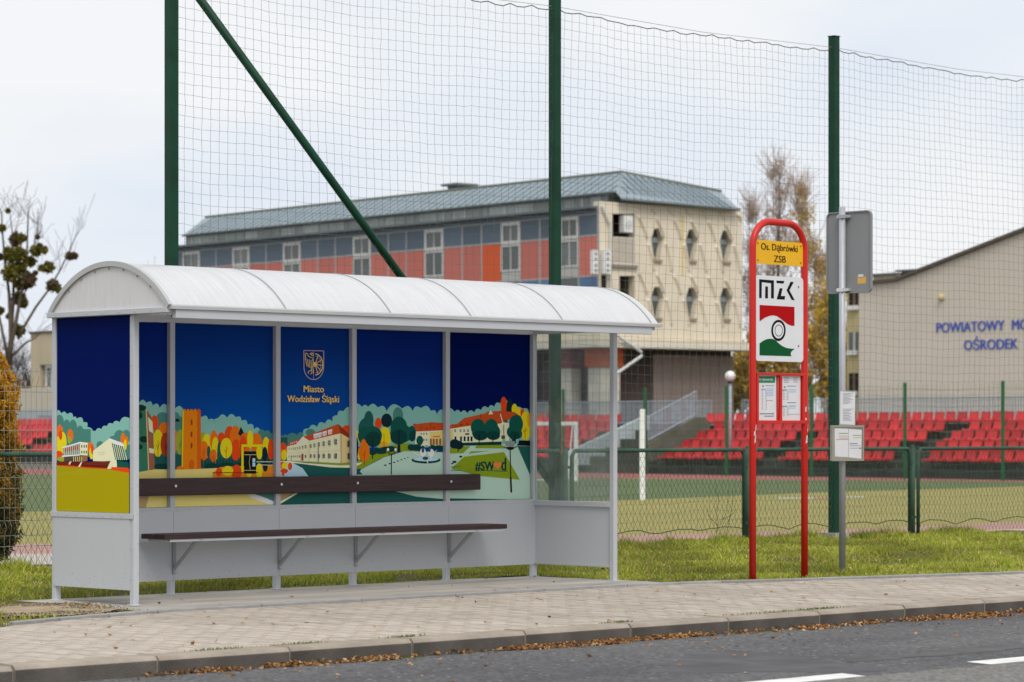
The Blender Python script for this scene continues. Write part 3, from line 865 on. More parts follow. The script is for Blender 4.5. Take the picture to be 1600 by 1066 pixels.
for x_, y_, w_ in ups:
    aC.rect('window', x_-w_*0.9, y_-w_*2.1, x_+w_*0.9, y_+w_*2.1); aC.rect('window', x_-w_*0.9, (y2:=484+ (0 if x_>380 else 4))-w_*2.1, x_+w_*0.9, y2+w_*2.1)
    aC.line('cream', [(x_, y_-w_*2.1),(x_,y_+w_*2.1)], 2.5).line('cream', [(x_-w_, y_),(x_+w_,y_)], 2.5).line('cream', [(x_, y2-w_*2.1),(x_,y2+w_*2.1)], 2.5)
    aC.line('tan', [(x_-w_*1.2, y_+w_*3.2),(x_+w_*1.2, y_+w_*3)], 3)
aC.rect('roofd', 304,462,320,532); aC.line('tan', [(382,330),(382,540)], 4).line('brick', [(712,246),(714,560)], 4).line('tan',[(155,455),(712,425)],3)
aC.line('black', [(476,390),(476,562)], 5).line('black',[(194,480),(194,532)],3)
aC.rect('window', 780,325,800,390).rect('window', 782,455,802,515)
aC.poly('grass', (150,532),(716,560),(850,545),(850,580),(700,582),(300,548),(150,540))
aC.poly('cream', (50,536),(180,536),(330,556),(700,582),(850,576),(850,608),(600,602),(250,560),(50,552))
aC.poly('dteal', (50,552),(250,560),(600,602),(850,608),(850,1030),(50,1030))
aC.poly('water', (60,545),(210,556),(310,610),(375,700),(60,700)); aC.els('red', (100,580,40,36),(180,592,22,40),(120,640,40,26)); aC.els('yellow', (130,570,30,22),(120,590,30,26)); aC.rect('red', 95,620,120,690)
aC.poly('shade', (50,850),(250,850),(60,960)).poly('cream', (50,970),(255,858),(285,858),(50,1000))

aD = Art(550, 610, 5.613, bw)
aD.scal('mist', [(0,150),(88,145),(140,145),(225,150),(302,182),(440,160),(532,182),(605,155),(690,180),(742,212),(830,190)], [(830,500),(0,500)], 0.36)
aD.els('mid', (403,220,45,72)); aD.els('dteal', (147,262,42,82),(125,340,70,100)); aD.els('yellow', (40,410,20,66),(75,560,30,60)); aD.els('ngreen', (40,500,16,90))
aD.poly('grass', (20,640),(230,500),(500,460),(590,545),(400,545),(250,600),(80,690),(20,690))
aD.els('red', (230,292,30,52)); aD.els('ngreen', (303,265,48,62)); aD.els('yellow', (288,400,46,80),(320,430,20,50),(265,455,35,40)); aD.els('amber', (275,475,45,24)); aD.line('roofd', [(280,380),(280,492)], 4)
aD.els('green', (120,400,70,80),(175,395,88,82),(410,330,74,100),(430,380,98,84),(525,380,38,70)); aD.els('gdark', (185,430,70,70),(410,410,75,66),(530,400,30,45))
aD.line('ngreen', [(178,400),(178,600)], 9).line('ngreen', [(410,350),(410,545)], 14).poly('ngreen',(400,470),(420,470),(426,545),(394,545))
aD.poly('roof', (535,300),(612,290),(695,280),(830,288),(830,352),(565,362)).line('roofd',[(612,290),(600,360)],4).line('roofd',[(695,282),(680,358)],5)
aD.poly('cream', (560,362),(830,350),(830,482),(550,482)).poly('sand', (680,365),(830,358),(830,482),(680,480))
for x_ in (605,628,652): aD.rect('glassy', x_-6,372,x_+6,390).rect('glassy', x_-6,425,x_+6,445)
for x_ in (690,715,742,772): aD.rect('brick', x_-10,432,x_+9,478).el('brick', x_-0.5,432,9.5,9,10)
aD.line('red', [(708,408),(770,404)], 9); aD.els('roofd', (652,335,8,7),(715,330,8,7),(545,298,8,6))
aD.els('green', (592,440,30,42)); aD.els('gdark', (520,500,34,28),(560,502,34,30),(600,505,34,26),(700,500,30,22),(760,505,40,24))
aD.els('gdark', (180,545,30,24),(230,530,36,24),(290,515,40,22),(340,515,40,26),(250,545,50,14))
aD.poly('path', (80,692),(275,590),(460,533),(830,545),(830,760),(60,760),(60,720))
aD.poly('dteal', (20,660),(110,760),(20,760)).poly('grass',(20,690),(60,690),(20,660)).poly('cream', (20,640),(95,632),(50,660),(20,665))
aD.tree('orange', 105,540,46,88,'roofd'); aD.els('orange', (98,475,24,48))
for k, (x_, y_) in enumerate([(288,657),(328,644),(365,632),(398,620),(430,609),(460,599),(486,590)]): aD.el('black', x_, y_, 13-k, 6-k*0.4, 10)
aD.els('gdark', (645,612,128,30)); aD.els('water', (645,603,112,20)); aD.els('dteal', (640,597,26,14))
aD.els('white', (618,545,26,38),(690,550,26,36)); aD.els('dteal', (618,525,12,24),(676,520,10,22)); aD.line('white', [(530,540),(600,580)], 5).line('white', [(740,525),(680,575)], 5).line('white', [(600,490),(616,478),(632,490)], 6).line('white', [(662,490),(672,480),(682,492)], 6).line('white',[(588,590),(588,612)],8).line('white',[(688,585),(688,610)],8).line('white',[(658,620),(658,640)],9)
aD.line('black', [(342,560),(340,760)], 8).line('black', [(308,540),(325,556),(342,560),(362,556),(378,540)], 6); aD.els('white', (311,520,11,14),(377,520,11,14)); aD.rect('black', 302,498,320,506).rect('black', 368,498,386,506)
aD.poly('path', (20,740),(830,740),(830,960),(560,935),(370,885),(20,860)); aD.poly('dteal', (20,860),(370,885),(560,932),(830,956),(830,1040),(20,1040))

aE = Art(695, 600, 5.331, bw)
aE.scal('mist', [(10,225),(80,232),(132,238),(188,244),(246,238),(302,218),(362,200),(412,190),(470,165),(560,180)], [(560,520),(10,520)], 0.36)
aE.scal('mist', [(590,215),(645,205),(700,250),(760,270)], [(760,520),(590,520)], 0.35)
aE.els('ngreen', (540,190,26,66),(525,210,20,60)); aE.poly('ngreen', (520,130),(560,125),(566,260),(515,260)); aE.els('yellow', (580,210,24,44),(605,240,28,50)); aE.els('red', (490,165,26,58),(490,215,22,45),(646,240,18,34)); aE.els('yellow', (672,350,44,124)); aE.els('amber', (700,300,14,60)); aE.line('rust', [(668,360),(668,480)], 5).line('rust',[(668,410),(650,380)],4).line('rust',[(668,400),(686,372)],4)
aE.poly('cream', (45,370),(65,360),(215,340),(470,318),(535,326),(535,480),(150,505),(45,475))
aE.poly('roof', (30,355),(60,335),(100,335),(160,285),(340,245),(345,232),(460,225),(580,235),(640,275),(520,300),(470,325),(215,348),(60,372),(30,375)); aE.poly('cream', (362,255),(382,218),(402,252)); aE.poly('sand',(45,385),(70,380),(70,470),(45,470))
aE.line('roofd', [(297,250),(297,290)], 5).line('white', [(462,250),(486,340)], 6).line('roofd',[(215,350),(470,326)],5); aE.els('roofd', (135,340,14,7),(188,334,14,7),(90,352,10,5))
for x_ in (85,130,160,192): aE.rect('glassy', x_-7,378,x_+7,402)
for x_ in (88,134,164,194,222): aE.rect('black', x_-8,438,x_+7,478)
aE.rect('black', 168,412,202,424); aE.rect('window', 495,300,520,322).rect('window',470,430,500,458)
aE.poly('path', (10,490),(760,500),(760,1000),(10,1000)); aE.poly('gdark', (150,490),(470,480),(470,512),(150,515))
aE.els('green', (275,360,60,70),(290,400,66,70),(385,360,56,70),(398,400,62,66),(592,335,58,78),(560,400,46,50),(605,415,38,45)); aE.els('gdark', (295,430,60,42),(402,430,56,38),(580,430,44,36))
aE.line('black', [(284,420),(284,530)], 7).line('black', [(398,420),(398,510)], 6).line('black',[(585,420),(585,490)],7)
aE.poly('grass', (10,520),(212,518),(150,578),(10,580)).poly('grass', (250,535),(262,512),(470,508),(512,538)).poly('grass', (195,582),(215,562),(372,558)).poly('grass', (160,606),(490,568),(622,798),(300,768),(50,705))
aE.els('ngreen', (80,500,44,40),(115,510,38,36)); aE.line('ngreen',[(108,530),(108,565)],8)
aE.poly('black', (604,470),(760,475),(760,518),(600,514)).poly('dteal', (602,518),(760,518),(760,880))
aE.poly('black',(362,490),(384,480),(384,496),(362,496)); aE.els('black', (130,606,13,8),(78,650,18,9),(60,664,10,6)); aE.line('gdark', [(48,690),(130,690)], 4).line('gdark',[(48,720),(130,722)],4).line('gdark',[(75,690),(75,720)],3)
aE.poly('dteal', (256,716),(520,726),(520,732),(256,722))
aE.line('black', [(541,520),(546,780)], 8).line('black', [(546,780),(551,905)], 14).line('black', [(486,522),(520,540),(541,545),(566,540),(600,518)], 7).poly('black',(508,525),(575,525),(560,550),(524,550)); aE.poly('glassy', (498,476),(580,476),(578,520),(504,520)).poly('mist',(474,458),(500,462),(500,500),(480,498)).poly('mist',(590,460),(616,458),(608,500),(588,500))
aE.line('black', [(488,340),(488,430)], 4)
aE.poly('dteal', (10,952),(760,966),(760,1010),(10,1010))

ALL = {'B': aB, 'C': aC, 'D': aD, 'E': aE}
def mural(x0, x1, z0, z1, arts, skym, extra=None, name='mural_panel'):
    pan = MB().box(x0, x1, YP, YP+0.006, z0, z1).build(name, skym, T)
    mb = MB(); mats = []; idx = {}; n = 0
    for a in arts:
        for c, pts in ALL[a].shapes:
            p = clip(pts, x0+0.002, x1-0.002, z0+0.002, z1-0.002)
            if len(p) < 3: continue
            if c not in idx: idx[c] = len(mats); mats.append(pal(c))
            n += 1
            mb.add([(q[0], YP-0.0004-n*0.00007, q[1]) for q in p], [tuple(range(len(p)))], idx[c])
    mb.build('print', mats, pan)
    if extra: extra(pan, YP-0.0006-n*0.00007)
    return pan
Z0M, Z1M = 0.70, 2.181
skies = [sky_mid2, sky_mid, sky_mid, sky_mid2, sky_deep]
arts_for = [['B'], ['B'], ['C'], ['D'], ['E']]
def lettering_c(pan, y):
    y -= 0.0006
    a = Art(425, 530, 8.2, bw)
    mbx = MB()
    c1, c2 = a.P((525, 680)), a.P((520, 808))
    add_text(mbx, 'Miasto', c1[0], c1[1], (a.P((652,640))[0]-a.P((396,640))[0]), 0.058, y, 0, 0.035)
    add_text(mbx, 'Wodzisław Śląski', c2[0], c2[1], (a.P((850,800))[0]-a.P((190,800))[0]), 0.058, y, 0, 0.035)
    mbx.build('lettering', pal('gold'), pan, kind='stuff')
    # crest: a half eagle beside a half wheel in a shield
    cr = Art(425, 530, 8.2, bw)
    sh = [(397,146),(652,152),(651,340)] + [(524+127*math.cos(t), 352+168*math.sin(t)) for t in np.linspace(0.1, math.pi-0.1, 12)] + [(398,340),(397,146)]
    cr.line('silver', sh, 11); cr.line('silver', [(522,150),(522,518)], 6)
    wh = [(532+108*math.cos(t), 325+138*math.sin(t)) for t in np.linspace(-1.45, 1.45, 12)]
    cr.line('gold', wh, 12); wh2 = [(532+84*math.cos(t), 325+112*math.sin(t)) for t in np.linspace(-1.4, 1.4, 10)]; cr.line('silver', wh2, 6)
    for t in (-1.1, -0.5, 0.1, 0.65, 1.15): cr.line('gold', [(540+14*math.cos(t),325+16*math.sin(t)),(532+100*math.cos(t),325+128*math.sin(t))], 9)
    cr.els('gold', (538,325,20,30))
    cr.line('gold', [(520,190),(495,176),(480,192),(500,206),(520,214)], 10).line('gold', [(484,190),(468,186)], 7)
    cr.line('gold', [(508,240),(480,235),(450,215),(440,185),(420,180),(412,210),(420,240),(412,262)], 8)
    for k in range(4): cr.line('gold', [(420+k*22,250+k*6),(424+k*22,300+k*8),(436+k*18,350+k*10)], 8)
    cr.line('gold', [(505,250),(514,300),(508,350),(490,395),(455,415),(450,440)], 9).line('gold', [(490,395),(500,430),(480,450)], 8).line('gold',[(510,380),(516,440)],8)
    mc = MB(); ms = [pal('gold'), pal('silver')]
    for n_, (c, pts) in enumerate(cr.shapes):
        mc.add([(q[0], y-n_*0.00005, q[1]) for q in pts], [tuple(range(len(pts)))], 0 if c == 'gold' else 1)
    mc.build('crest', ms, pan)
def lettering_e(pan, y):
    y -= 0.0006
    mbx = MB()
    a0_, a1_ = aE.P((250,716)), aE.P((408,716)); add_text(mbx, '#SW', (a0_[0]+a1_[0])/2, a0_[1]-0.003, a1_[0]-a0_[0], aE.P((250,640))[1]-a0_[1], y, 0, 0.05)
    d0, d1 = aE.P((468,722)), aE.P((505,722)); add_text(mbx, 'd', (d0[0]+d1[0])/2, d0[1], d1[0]-d0[0], (aE.P((470,606))[1]-d0[1])*0.97, y, 0, 0.03)
    hp_ = []
    for k in range(28):
        t = 2*math.pi*k/28; hp_.append((434+2.2*16*math.sin(t)**3, 676-2.35*(13*math.cos(t)-5*math.cos(2*t)-2*math.cos(3*t)-math.cos(4*t))))
    MB().add([(q[0], y-0.0003, q[1]) for q in map(aE.P, hp_)], [tuple(range(28))]).build('heart', pal('heart'), pan)
    mbx.build('lettering', pal('gdark'), pan, kind='stuff')
extras = [None, None, lettering_c, None, lettering_e]
for (a, b), sk, ar, ex in zip(zip(PU[:-1], PU[1:]), skies, arts_for, extras):
    mural(a+hp+0.001, b-hp-0.001, Z0M, Z1M, ar, sk, ex)
# back face of each sheet stays grey steel: a thin backing
MB().box(hp+0.002, 5.209-hp-0.002, YP+0.0075, YP+0.011, Z0M, Z1M).build('backing_sheet', grey_sheet, T)
# side mural
y0s, y1s = -VF+hp+0.001, -hp-0.001
pan = MB().box(XP, XP+0.006, y0s, y1s, 0.692, 2.184).build('mural_panel', sky_deep, T)
mb = MB(); mats = []; idx = {}
for n, (c, pts) in enumerate(aA.shapes):
    p = clip(pts, y0s+0.002, y1s-0.002, 0.694, 2.182)
    if len(p) < 3: continue
    if c not in idx: idx[c] = len(mats); mats.append(pal(c))
    mb.add([(XP-0.0004-n*0.00007, q[0], q[1]) for q in p], [tuple(range(len(p)))], idx[c])
mb.build('print', mats, pan)
MB().box(XP+0.0075, XP+0.010, y0s, y1s, 0.692, 2.184).build('backing_sheet', grey_sheet, T)

# ------------------------------------------------------------------ the red stop sign
SG = Frame(G(1176, 909), R(46.5))
D = thing('stop_sign', 'red tubular bus stop sign with yellow name plate and white line emblem board', 'bus stop sign', SG)
sx = SG.ony(1257, 800)[0]
top = 3.15; rc = 0.235; tr = 0.031
path = [(0,0,-0.05),(0,0,1.5),(0,0,top-rc)] + [(rc-rc*math.cos(t), 0, top-rc+rc*math.sin(t)) for t in np.linspace(0.15, math.pi/2, 8)] + \
       [(sx-rc+rc*math.sin(t), 0, top-rc+rc*math.cos(t)) for t in np.linspace(0, math.pi/2-0.15, 8)] + [(sx,0,top-rc),(sx,0,1.5),(sx,0,-0.05)]
MB().tube(path, tr, 14).build('frame', red_paint, D, smooth=True)
yel = M('yellow sign sheet', (0.80, 0.43, 0.0), 0.4, 0.35, var=0.04)
sgn = lambda px, py, y=-0.0: SG.ony(px, py, y)
def rrect(x0, x1, z0, z1, r, n=5):
    out_ = []
    for cx_, cz_, s0 in ((x1-r, z0+r, -math.pi/2), (x1-r, z1-r, 0), (x0+r, z1-r, math.pi/2), (x0+r, z0+r, math.pi)):
        for k in range(n+1):
            t = s0 + math.pi/2*k/n; out_.append((cx_+r*math.cos(t), cz_+r*math.sin(t)))
    return out_
zt, zb = sgn(1214, 377)[1], sgn(1214, 414)[1]
x0_, x1_ = tr*0.8, sx-tr*0.8
yp = MB().box(x0_, x1_, -0.006, 0.004, zb, zt).build('name_plate', yel, D)
mbx = MB(); cxs = sx/2
blackp = M('black print', (0.008, 0.008, 0.008), 0.5, 0.06)
add_text(mbx, 'Os. Dąbrówki', cxs, sgn(1214, 392)[1], sx*0.70, 0.062, -0.0075, 0, 0.03)
add_text(mbx, 'ZSB', cxs+0.005, sgn(1214, 410)[1], sx*0.23, 0.062, -0.0075, 0, 0.03)
mbx.build('lettering', blackp, yp, kind='stuff')
bl = MB()
for x_ in (x0_+0.04, x1_-0.04):
    for z_ in (zb+0.03, zt-0.03): bl.prism([(x_+0.007*math.cos(k*1.0472), z_+0.007*math.sin(k*1.0472)) for k in range(6)], -0.005, 'y', 0, -0.006)
bl.build('screws', M('dark screw', (0.12,0.09,0.05), 0.5), yp, kind='stuff')
whitep = M('white sign sheet', (0.70, 0.71, 0.73), 0.4, 0.35, var=0.04)
zt, zb = sgn(1214, 432)[1], sgn(1214, 565)[1]
wp = MB().prism(rrect(x0_+0.005, x1_-0.005, zb, zt, 0.035), 0.008, 'y', 0, -0.010).build('emblem_board', whitep, D)
aS = Art(1160, 420, 7.105, lambda px, py: SG.ony(px, py, -0.0105))
aS.poly(0, (186,116),(350,130),(350,332),(318,330),(318,162),(216,150),(214,328),(186,326)); aS.poly(0,(254,196),(284,198),(284,330),(252,330))
aS.poly(0, (376,132),(466,136),(456,166),(380,160)); aS.poly(0, (414,216),(446,218),(428,302),(474,304),(470,344),(380,340))
aS.poly(0, (534,144),(570,148),(522,240),(582,352),(546,346),(490,240))
red_ = [(190,402),(578,424),(578,636)] + [(578-20*k, 636-2*k) for k in range(1,3)] + [(500,615),(460,585),(420,552),(380,526),(340,518),(300,524),(250,544),(190,586)]
aS.poly(1, *red_)
gr_ = [(190,830),(230,800),(270,782),(310,776),(340,782),(370,796),(400,826),(440,858),(490,880),(540,888),(580,890),(560,905),(540,925),(535,950),(545,972),(190,962)]
aS.poly(2, *gr_)
aS.el(0, 400, 685, 80, 118, 40); aS.el(3, 400, 685, 60, 90, 36); aS.el(0, 402, 687, 44, 66, 36); aS.el(3, 402, 687, 38, 58, 36)
mbx = MB()
for n_, (c, pts) in enumerate(aS.shapes):
    mbx.add([(q[0], -0.0106-n_*0.00012, q[1]) for q in pts], [tuple(range(len(pts)))], c)
mbx.build('emblem', [blackp, M('emblem red', (0.42, 0.001, 0.003), 0.45, 0.08), M('emblem green', (0.003, 0.085, 0.024), 0.45, 0.08), whitep], wp)
bl = MB()
for px_, py_ in ((142,178),(622,203),(145,848),(622,858)):
    x_, z_ = aS.P((px_, py_)); bl.prism([(x_+0.008*math.cos(k*1.0472), z_+0.008*math.sin(k*1.0472)) for k in range(6)], -0.005, 'y', 0, -0.010)
bl.build('screws', M('grey screw', (0.12,0.12,0.12), 0.5), wp, kind='stuff')
# timetable case
zt, zb = sgn(1214, 583)[1], sgn(1214, 662)[1]
fb = MB(); t_ = 0.028
fb.box(x0_, x1_, -0.03, 0.012, zt-t_*0.8, zt).box(x0_, x1_, -0.03, 0.012, zb, zb+t_)
fb.box(x0_, x0_+t_, -0.03, 0.012, zb+t_, zt-t_*0.8).box(x1_-t_, x1_, -0.03, 0.012, zb+t_, zt-t_*0.8).box(cxs-0.014, cxs+0.014, -0.03, 0.012, zb+t_, zt-t_*0.8)
case = fb.build('timetable_case', red_paint, D, bevel=0.003)
MB().box(x0_+t_, x1_-t_, 0.0, 0.006, zb+t_, zt-t_*0.8).build('back_panel', M('case back', (0.45, 0.05, 0.04), 0.5), case)
paperm = M('paper', (0.68, 0.68, 0.70), 0.6, 0.2, var=0.04, scale=8)
ink = [M('ink grey', (0.22,0.22,0.25), 0.6), M('ink blue', (0.33,0.50,0.72), 0.6), M('ink green', (0.02,0.22,0.09), 0.6), M('ink red', (0.55,0.2,0.2), 0.6), M('ink white', (0.8,0.8,0.8), 0.6), M('ink amber', (0.6,0.5,0.25), 0.6)]
aT = Art(1165, 570, 10.66, lambda px, py: SG.ony(px, py, -0.005))
def sheet(parent, art, corners, rects, y, name='timetable_sheet'):
    q = [art.P(c) for c in corners]
    mb2 = MB(); mb2.add([(p[0], y, p[1]) for p in q] + [(p[0], y+0.002, p[1]) for p in q], [(3,2,1,0),(4,5,6,7)])
    for n_, (c, a, b, c2, d) in enumerate(rects):
        pp = [art.P(p) for p in ((a,b),(c2,b),(c2,d),(a,d))]
        mb2.add([(p[0], y-0.0006-0.00006*n_, p[1]) for p in pp], [(3,2,1,0)], 1+c)
    return mb2.build(name, [paperm]+ink, parent)
r1 = [(2,203,192,492,303),(0,330,345,470,356),(0,262,402,335,416),(0,278,342,304,372)]
r1 += [(1,345,395+k*28,462,408+k*28) for k in range(5)] + [(3,345,592,455,602)] + [(0,268+60*j,425+k*26,292+60*j,432+k*26) for k in range(13) for j in range(2)] + [(0,235,808,472,822),(0,310,850,470,862)]
st_ = sheet(case, aT, [(183,168),(510,176),(512,935),(190,932)], r1, -0.004)
tm = MB(); c_ = aT.P((335, 262)); w__ = aT.P((450,262))[0]-aT.P((222,262))[0]
add_text(tm, 'Os. Dąbrówki ZSB', c_[0], c_[1], w__, 0.017, -0.0072, 0, 0.02); tm.build('lettering', ink[4], st_)
r2 = [(3,560,200,612,212),(0,565,240,605,270),(0,565,280,605,310)] + [(0,640,205+k*28,720,213+k*28) for k in range(4)] + [(0,795,210+k*26,865,216+k*26) for k in range(4)]
r2 += [(0,690,350,838,362),(0,612,412,692,430),(1,712,408,840,424),(1,712,446,840,458),(0,692,626,840,638),(0,612,684,692,700),(1,712,676,840,696),(1,712,716,830,726),(0,635,360,665,385),(0,710,822,905,827)]
r2 += [(0,622+62*j,445+k*26,650+62*j,451+k*26) for k in range(6) for j in range(2)] + [(0,622+62*j,715+k*26,650+62*j,721+k*26) for k in range(6) for j in range(2)]
sheet(case, aT, [(540,182),(915,186),(910,938),(545,935)], r2, -0.004)
# scuffs where posters were torn from the posts
for xx, pxs in ((0, [(1170,668),(1174,676),(1180,670),(1172,682),(1178,688),(1182,678)]), (sx, [(1256,655),(1258,665),(1255,672),(1259,684),(1257,690),(1256,640)])):
    sc_ = MB()
    for px_, py_ in pxs:
        z_ = SG.ony(px_, py_)[1]; a_ = -math.pi/2 + random.uniform(-0.7, 0.5)
        w2 = random.uniform(0.15, 0.35); h_ = random.uniform(0.012, 0.03); rr_ = tr+0.0012
        sc_.add([(xx+rr_*math.cos(a_-w2), rr_*math.sin(a_-w2), z_-h_), (xx+rr_*math.cos(a_+w2), rr_*math.sin(a_+w2), z_-h_*0.6), (xx+rr_*math.cos(a_+w2*0.8), rr_*math.sin(a_+w2*0.8), z_+h_), (xx+rr_*math.cos(a_-w2*0.6), rr_*math.sin(a_-w2*0.6), z_+h_*0.7)], [(0,1,2,3)])
    sc_.build('torn_sticker', M('torn paper', (0.6,0.55,0.52), 0.8), D, kind='stuff')

# ------------------------------------------------------------------ grey pole with the back of a traffic sign and notices
TP = Frame(G(1316, 893), A1)
Q = thing('traffic_sign', 'grey rectangular traffic sign seen from behind on a galvanised pole with notices', 'traffic sign', TP)
pole_mat = M('galvanised pole', (0.40, 0.415, 0.45), 0.45, 0.4, metal=0.15, var=0.08, scale=5)
zt = 3.41
MB().tube([(0,0,-0.05),(0,0,zt)], 0.031, 14).build('pole', pole_mat, Q, smooth=True)
ya, yb = TP.onx(1293, 400, 0.05)[0], TP.onx(1363, 400, 0.05)[0]     # y: right = towards the road (negative)
y0_, y1_ = min(ya, yb), max(ya, yb)
z1_ = TP.onx(1293, 333, 0.05)[1]; z0_ = TP.onx(1293, 460, 0.05)[1]
back = M('sign back grey', (0.245, 0.25, 0.258), 0.5, 0.35, var=0.05, scale=2)
sp = MB().prism(rrect(y0_, y1_, z0_, z1_, 0.05), 0.014, 'x', 0, 0.042).build('sign_panel', back, Q)
ro, ri = rrect(y0_, y1_, z0_, z1_, 0.05), rrect(y0_+0.012, y1_-0.012, z0_+0.012, z1_-0.012, 0.04)
rim = MB(); nn = len(ro)
rim.add([(0.030, p[0], p[1]) for p in ro] + [(0.030, p[0], p[1]) for p in ri] + [(0.0425, p[0], p[1]) for p in ro] + [(0.0425, p[0], p[1]) for p in ri],
        [(i, (i+1)%nn, nn+(i+1)%nn, nn+i) for i in range(nn)] + [(i, (i+1)%nn, 2*nn+(i+1)%nn, 2*nn+i) for i in range(nn)] + [(nn+i, nn+(i+1)%nn, 3*nn+(i+1)%nn, 3*nn+i) for i in range(nn)])
rim.build('rim', back, sp)
for z_ in (z1_-0.05, z0_+0.03):
    MB().box(-0.036, 0.041, -0.036, 0.036, z_-0.018, z_+0.018).box(0.0, 0.041, -0.075, 0.075, z_-0.012, z_+0.012).build('clamp', steel if z_ < 2.8 else pole_mat, Q, bevel=0.003)
for (pa, pb, ta, tb, mt) in ((1341,1349,429,434,whitep),(1340,1353,433,443,M('amber sticker',(0.72,0.42,0.10),0.5))):
    s0, s1 = TP.onx(pa, ta, 0.0415), TP.onx(pb, tb, 0.0415)
    MB().add([(0.0412, s0[0], s0[1]),(0.0412, s1[0], s0[1]),(0.0412, s1[0], s1[1]),(0.0412, s0[0], s1[1])], [(0,1,2,3)]).build('sticker', mt, sp)
aN = Art(1290, 600, 8.2, lambda px, py: TP.ony(px, py, -0.05))
c0, c1 = aN.P((190, 92)), aN.P((385, 530))
nb = MB().box(c0[0], c1[0], -0.045, -0.036, c1[1], c0[1]).build('notice_board', pole_mat, Q)
sheet(nb, aN, [(192,96),(384,108),(374,526),(188,512)], [(0,225,120+k*16,355-(k*37)%60,125+k*16) for k in range(9)] + [(0,225,320+k*20,350-(k*23)%50,326+k*20) for k in range(8)], -0.0465, 'notice')
c0, c1 = aN.P((72, 530)), aN.P((480, 985))
nbx = MB(); fx = 0.018
nbx.box(c0[0], c1[0], -0.055, -0.034, c1[1], c0[1])
case2 = nbx.build('notice_case', M('weathered case', (0.30,0.29,0.24), 0.6, var=0.15, scale=6), Q, bevel=0.004)
sheet(case2, aN, [(108,565),(285,575),(285,940),(112,930)], [(2,165,630,280,638),(5,160,660,280,674),(3,165,690,280,698),(0,130,710,280,716)], -0.0565, 'notice')
sheet(case2, aN, [(290,575),(455,590),(450,960),(290,942)], [(2,340,655,450,662),(5,345,680,450,695),(0,300,760,400,772),(0,300,790,440,796),(0,300,820,430,826),(0,425,815,448,835)], -0.0565, 'notice')
MB().box(c0[0], c1[0], -0.062, -0.0555, c0[1]-0.02, c0[1]).build('case_rim', galv, case2)
for a, b in ((c0[0], c0[0]+0.016), (c1[0]-0.016, c1[0])): MB().box(a, b, -0.062, -0.0555, c1[1], c0[1]-0.021).build('case_rim', galv, case2)
MB().box(c0[0]+0.017, c1[0]-0.017, -0.062, -0.0555, c1[1], c1[1]+0.022).build('case_rim', galv, case2)

# ------------------------------------------------------------------ ball-stop net on tall green posts
PXS = [(268, 17), (867, 16), (1303, 13)]
NF = Frame(S.w(0, FY+0.02), A1)
N = thing('ball_stop_net', 'tall dark green ball stop net on steel posts with diagonal brace', 'net fence', NF)
px_x = [NF.ony(p, 676, 0.0)[0] for p, w in PXS] 
px_x.append(px_x[2] + 4.9)
HT = 6.08
for i, x in enumerate(px_x):
    m_ = MB().box(x-0.05, x+0.05, -0.05, 0.05, -0.1, HT); m_.box(x-0.058, x+0.058, -0.058, 0.058, HT, HT+0.012)
    m_.build('post', green_paint, N, bevel=0.006)
    MB().box(x-0.13, x+0.13, -0.13, 0.13, -0.2, 0.05 + 0.02*i).build('footing', slab_mat, N)
MB().tube([(px_x[0]+0.03, 0.0, 5.83), (px_x[1]-0.03, 0.0, 0.72)], 0.042, 12).build('brace', green_paint, N, smooth=True)
